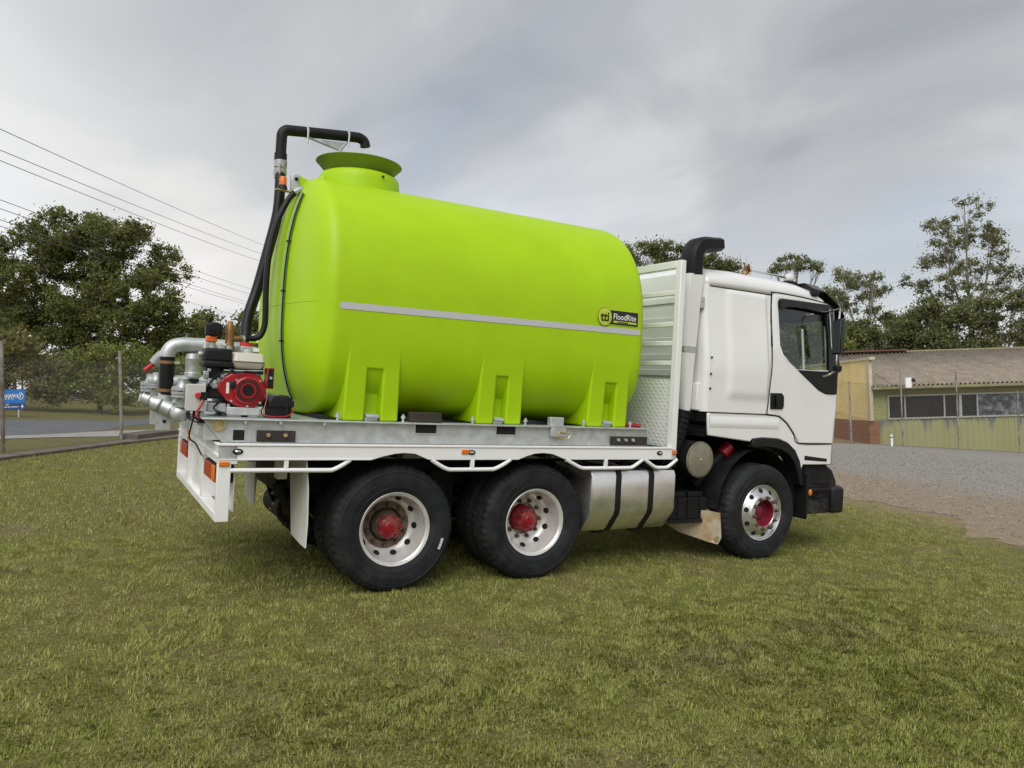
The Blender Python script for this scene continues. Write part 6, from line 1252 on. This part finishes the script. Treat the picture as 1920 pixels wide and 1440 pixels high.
def grass(name, n, x0, x1, y0, y1, h, wdt, falloff, label, bent=True, edge=False):
    """Short mown blades: tufts of bent slivers lying every way, thinner on bare patches and on the yard."""
    x = rg.uniform(x0, x1, n); y = rg.uniform(y0, y1, n)
    d = np.hypot(x+1.2, y+5.0); keep = rg.random(n) < np.clip(1.15-d/falloff, 0.22, 1)
    ex = np.interp(y, [p[1] for p in EDGE], [p[0] for p in EDGE]); keep &= (x < ex+0.2+rg.normal(0, 0.5, n)); keep &= rg.random(n) < np.clip((ex+0.4-x)/1.3, 0.05, 1)
    fx = np.interp(y, [-0.5, 4.6, 8.42, 11.42, 13.0, 16.6], [-9.5, -6.0, -3.38, -1.39, -0.2, 2.5]); keep &= (x > fx+0.1)
    x, y = x[keep], y[keep]
    # clumping: shift blades towards tuft centres
    cxy = np.stack([np.round(x*14+np.sin(y*9)*0.8)/14, np.round(y*14+np.cos(x*8)*0.8)/14], 1); k = len(x)
    pull = 0.35*rg.random(k); x = x*(1-pull)+(cxy[:, 0]+0.02*rg.normal(size=k))*pull; y = y*(1-pull)+(cxy[:, 1]+0.02*rg.normal(size=k))*pull
    if edge:  # fade the patch out towards its borders
        f_ = np.clip(np.minimum.reduce([x-x0, x1-x, y1-y])/1.5, 0, 1); kp = rg.random(k) < f_; x, y, cxy = x[kp], y[kp], cxy[kp]; k = len(x)
    cell = np.floor(x*9+0.7*np.sin(y*5))*7919+np.floor(y*9+0.7*np.sin(x*6))*104729; hsh = lambda q: np.modf(np.abs(np.sin(cell*q)*43758.5453))[0]
    tuft = 0.66+0.62*hsh(0.0137)**1.3
    thin = 0.86+0.2*np.sin(x*1.7+2*np.sin(y*0.9))*np.sin(y*2.1+np.sin(x*1.3)*1.5)
    a = 2*np.pi*hsh(0.0291)+rg.normal(0, 1.1, k); lean = np.abs(rg.normal(0.70, 0.38, k)); L_ = h*(0.45+0.9*rg.random(k))*thin*tuft
    dx, dy = np.cos(a), np.sin(a); w = wdt*(0.6+0.8*rg.random(k))
    s1 = np.sin(lean*0.6); c1 = np.cos(lean*0.6); s2 = np.sin(np.minimum(lean*1.3, 1.75)); c2 = np.cos(np.minimum(lean*1.3, 1.75))
    b = np.stack([x, y, np.full(k, -0.004)], 1); m_ = b+np.stack([dx*s1, dy*s1, c1], 1)*(L_*0.5)[:, None]; t_ = m_+np.stack([dx*s2, dy*s2, c2], 1)*(L_*0.5)[:, None]
    t_[:, 2] = np.maximum(t_[:, 2], 0.004); sd = np.stack([-dy, dx, np.zeros(k)], 1)*w[:, None]*0.5
    V = (np.stack([b-sd, b+sd, m_+sd*0.8, t_, m_-sd*0.8], 1) if bent else np.stack([b-sd, b+sd, t_], 1)).reshape(-1, 3)
    o = fast_mesh(name, V, 5 if bent else 3, GRASSM); tag(o, label, 'grass', kind='stuff'); return o
grass('lawn_grass', 360000, -6.0, 4.5, -6.6, -2.0, 0.033, 0.0046, 99.0, 'short mown olive green grass of the lawn in front of the truck', True, True)
grass('lawn_grass', 900000, -7.0, 10.6, -6.6, 1.5, 0.036, 0.0075, 18.0, 'short mown grass of the lawn under and round the truck', False)
grass('far_lawn_grass', 300000, -10.0, 11.0, 1.0, 14.0, 0.045, 0.012, 40.0, 'short grass of the lawn beyond the truck', False)

def pebbles(name, label, n, area, size, mt, seed, edge=False):
    r_ = np.random.default_rng(seed); x = r_.uniform(area[0], area[1], n); y = r_.uniform(area[2], area[3], n)
    if edge:
        ex = np.interp(y, [p[1] for p in EDGE], [p[0] for p in EDGE]); k_ = (x > ex+0.1); x, y = x[k_], y[k_]
    k = len(x); sz = size*(0.4+1.2*r_.random(k)**2); a = r_.uniform(0, 6.28, k); o = []
    z = np.array([gz(float(p), float(q)) for p, q in zip(x, y)])+0.004
    ring = [np.stack([x+sz*np.cos(a+t_)*(0.7+0.5*r_.random(k)), y+sz*np.sin(a+t_)*(0.7+0.5*r_.random(k)), z], 1) for t_ in (0, 1.57, 3.14, 4.71)]
    top = np.stack([x+sz*0.2*r_.normal(size=k), y+sz*0.2*r_.normal(size=k), z+sz*(0.4+0.5*r_.random(k))], 1)
    for i in range(4): o.append(np.stack([ring[i], ring[(i+1) % 4], top], 1))
    return tag(fast_mesh(name, np.concatenate(o).reshape(-1, 3), 3, mt), label, 'gravel', kind='stuff')
STONE = leaf_mat('gravel_stone', (0.16, 0.14, 0.115), (0.30, 0.275, 0.24), (0.50, 0.47, 0.42))
pebbles('yard_gravel', 'loose grey gravel stones scattered over the yard', 45000, (9.0, 26.0, -6.0, 12.0), 0.021, STONE, 5, True)
LITTER = leaf_mat('dead_leaf', (0.14, 0.085, 0.045), (0.28, 0.19, 0.10), (0.5, 0.42, 0.3))
r_ = np.random.default_rng(9); k = 900; x = r_.uniform(-7, 9, k); y = r_.uniform(-6.4, 4, k)
p = np.stack([x, y, np.full(k, 0.022)+0.012*r_.random(k)], 1); a = r_.uniform(0, 6.28, k); L_ = 0.008+0.014*r_.random(k)**2
u = np.stack([np.cos(a)*L_, np.sin(a)*L_, r_.normal(0, 0.25, k)*L_], 1); v = np.stack([-np.sin(a)*L_*0.4, np.cos(a)*L_*0.4, r_.normal(0, 0.25, k)*L_], 1)
tag(fast_mesh('leaf_litter', np.stack([p-u, p+v, p+u, p-v], 1).reshape(-1, 3), 4, LITTER), 'small dead leaves and bits lying in the grass', 'litter', kind='stuff')

# ------------------------------------------------------------------ turn the measured frame plumb
bpy.context.view_layer.update()
for o in list(sc.objects):
    if o.parent is None and o.type not in ('CAMERA', 'LIGHT'):
        o.matrix_world = TILT @ o.matrix_world
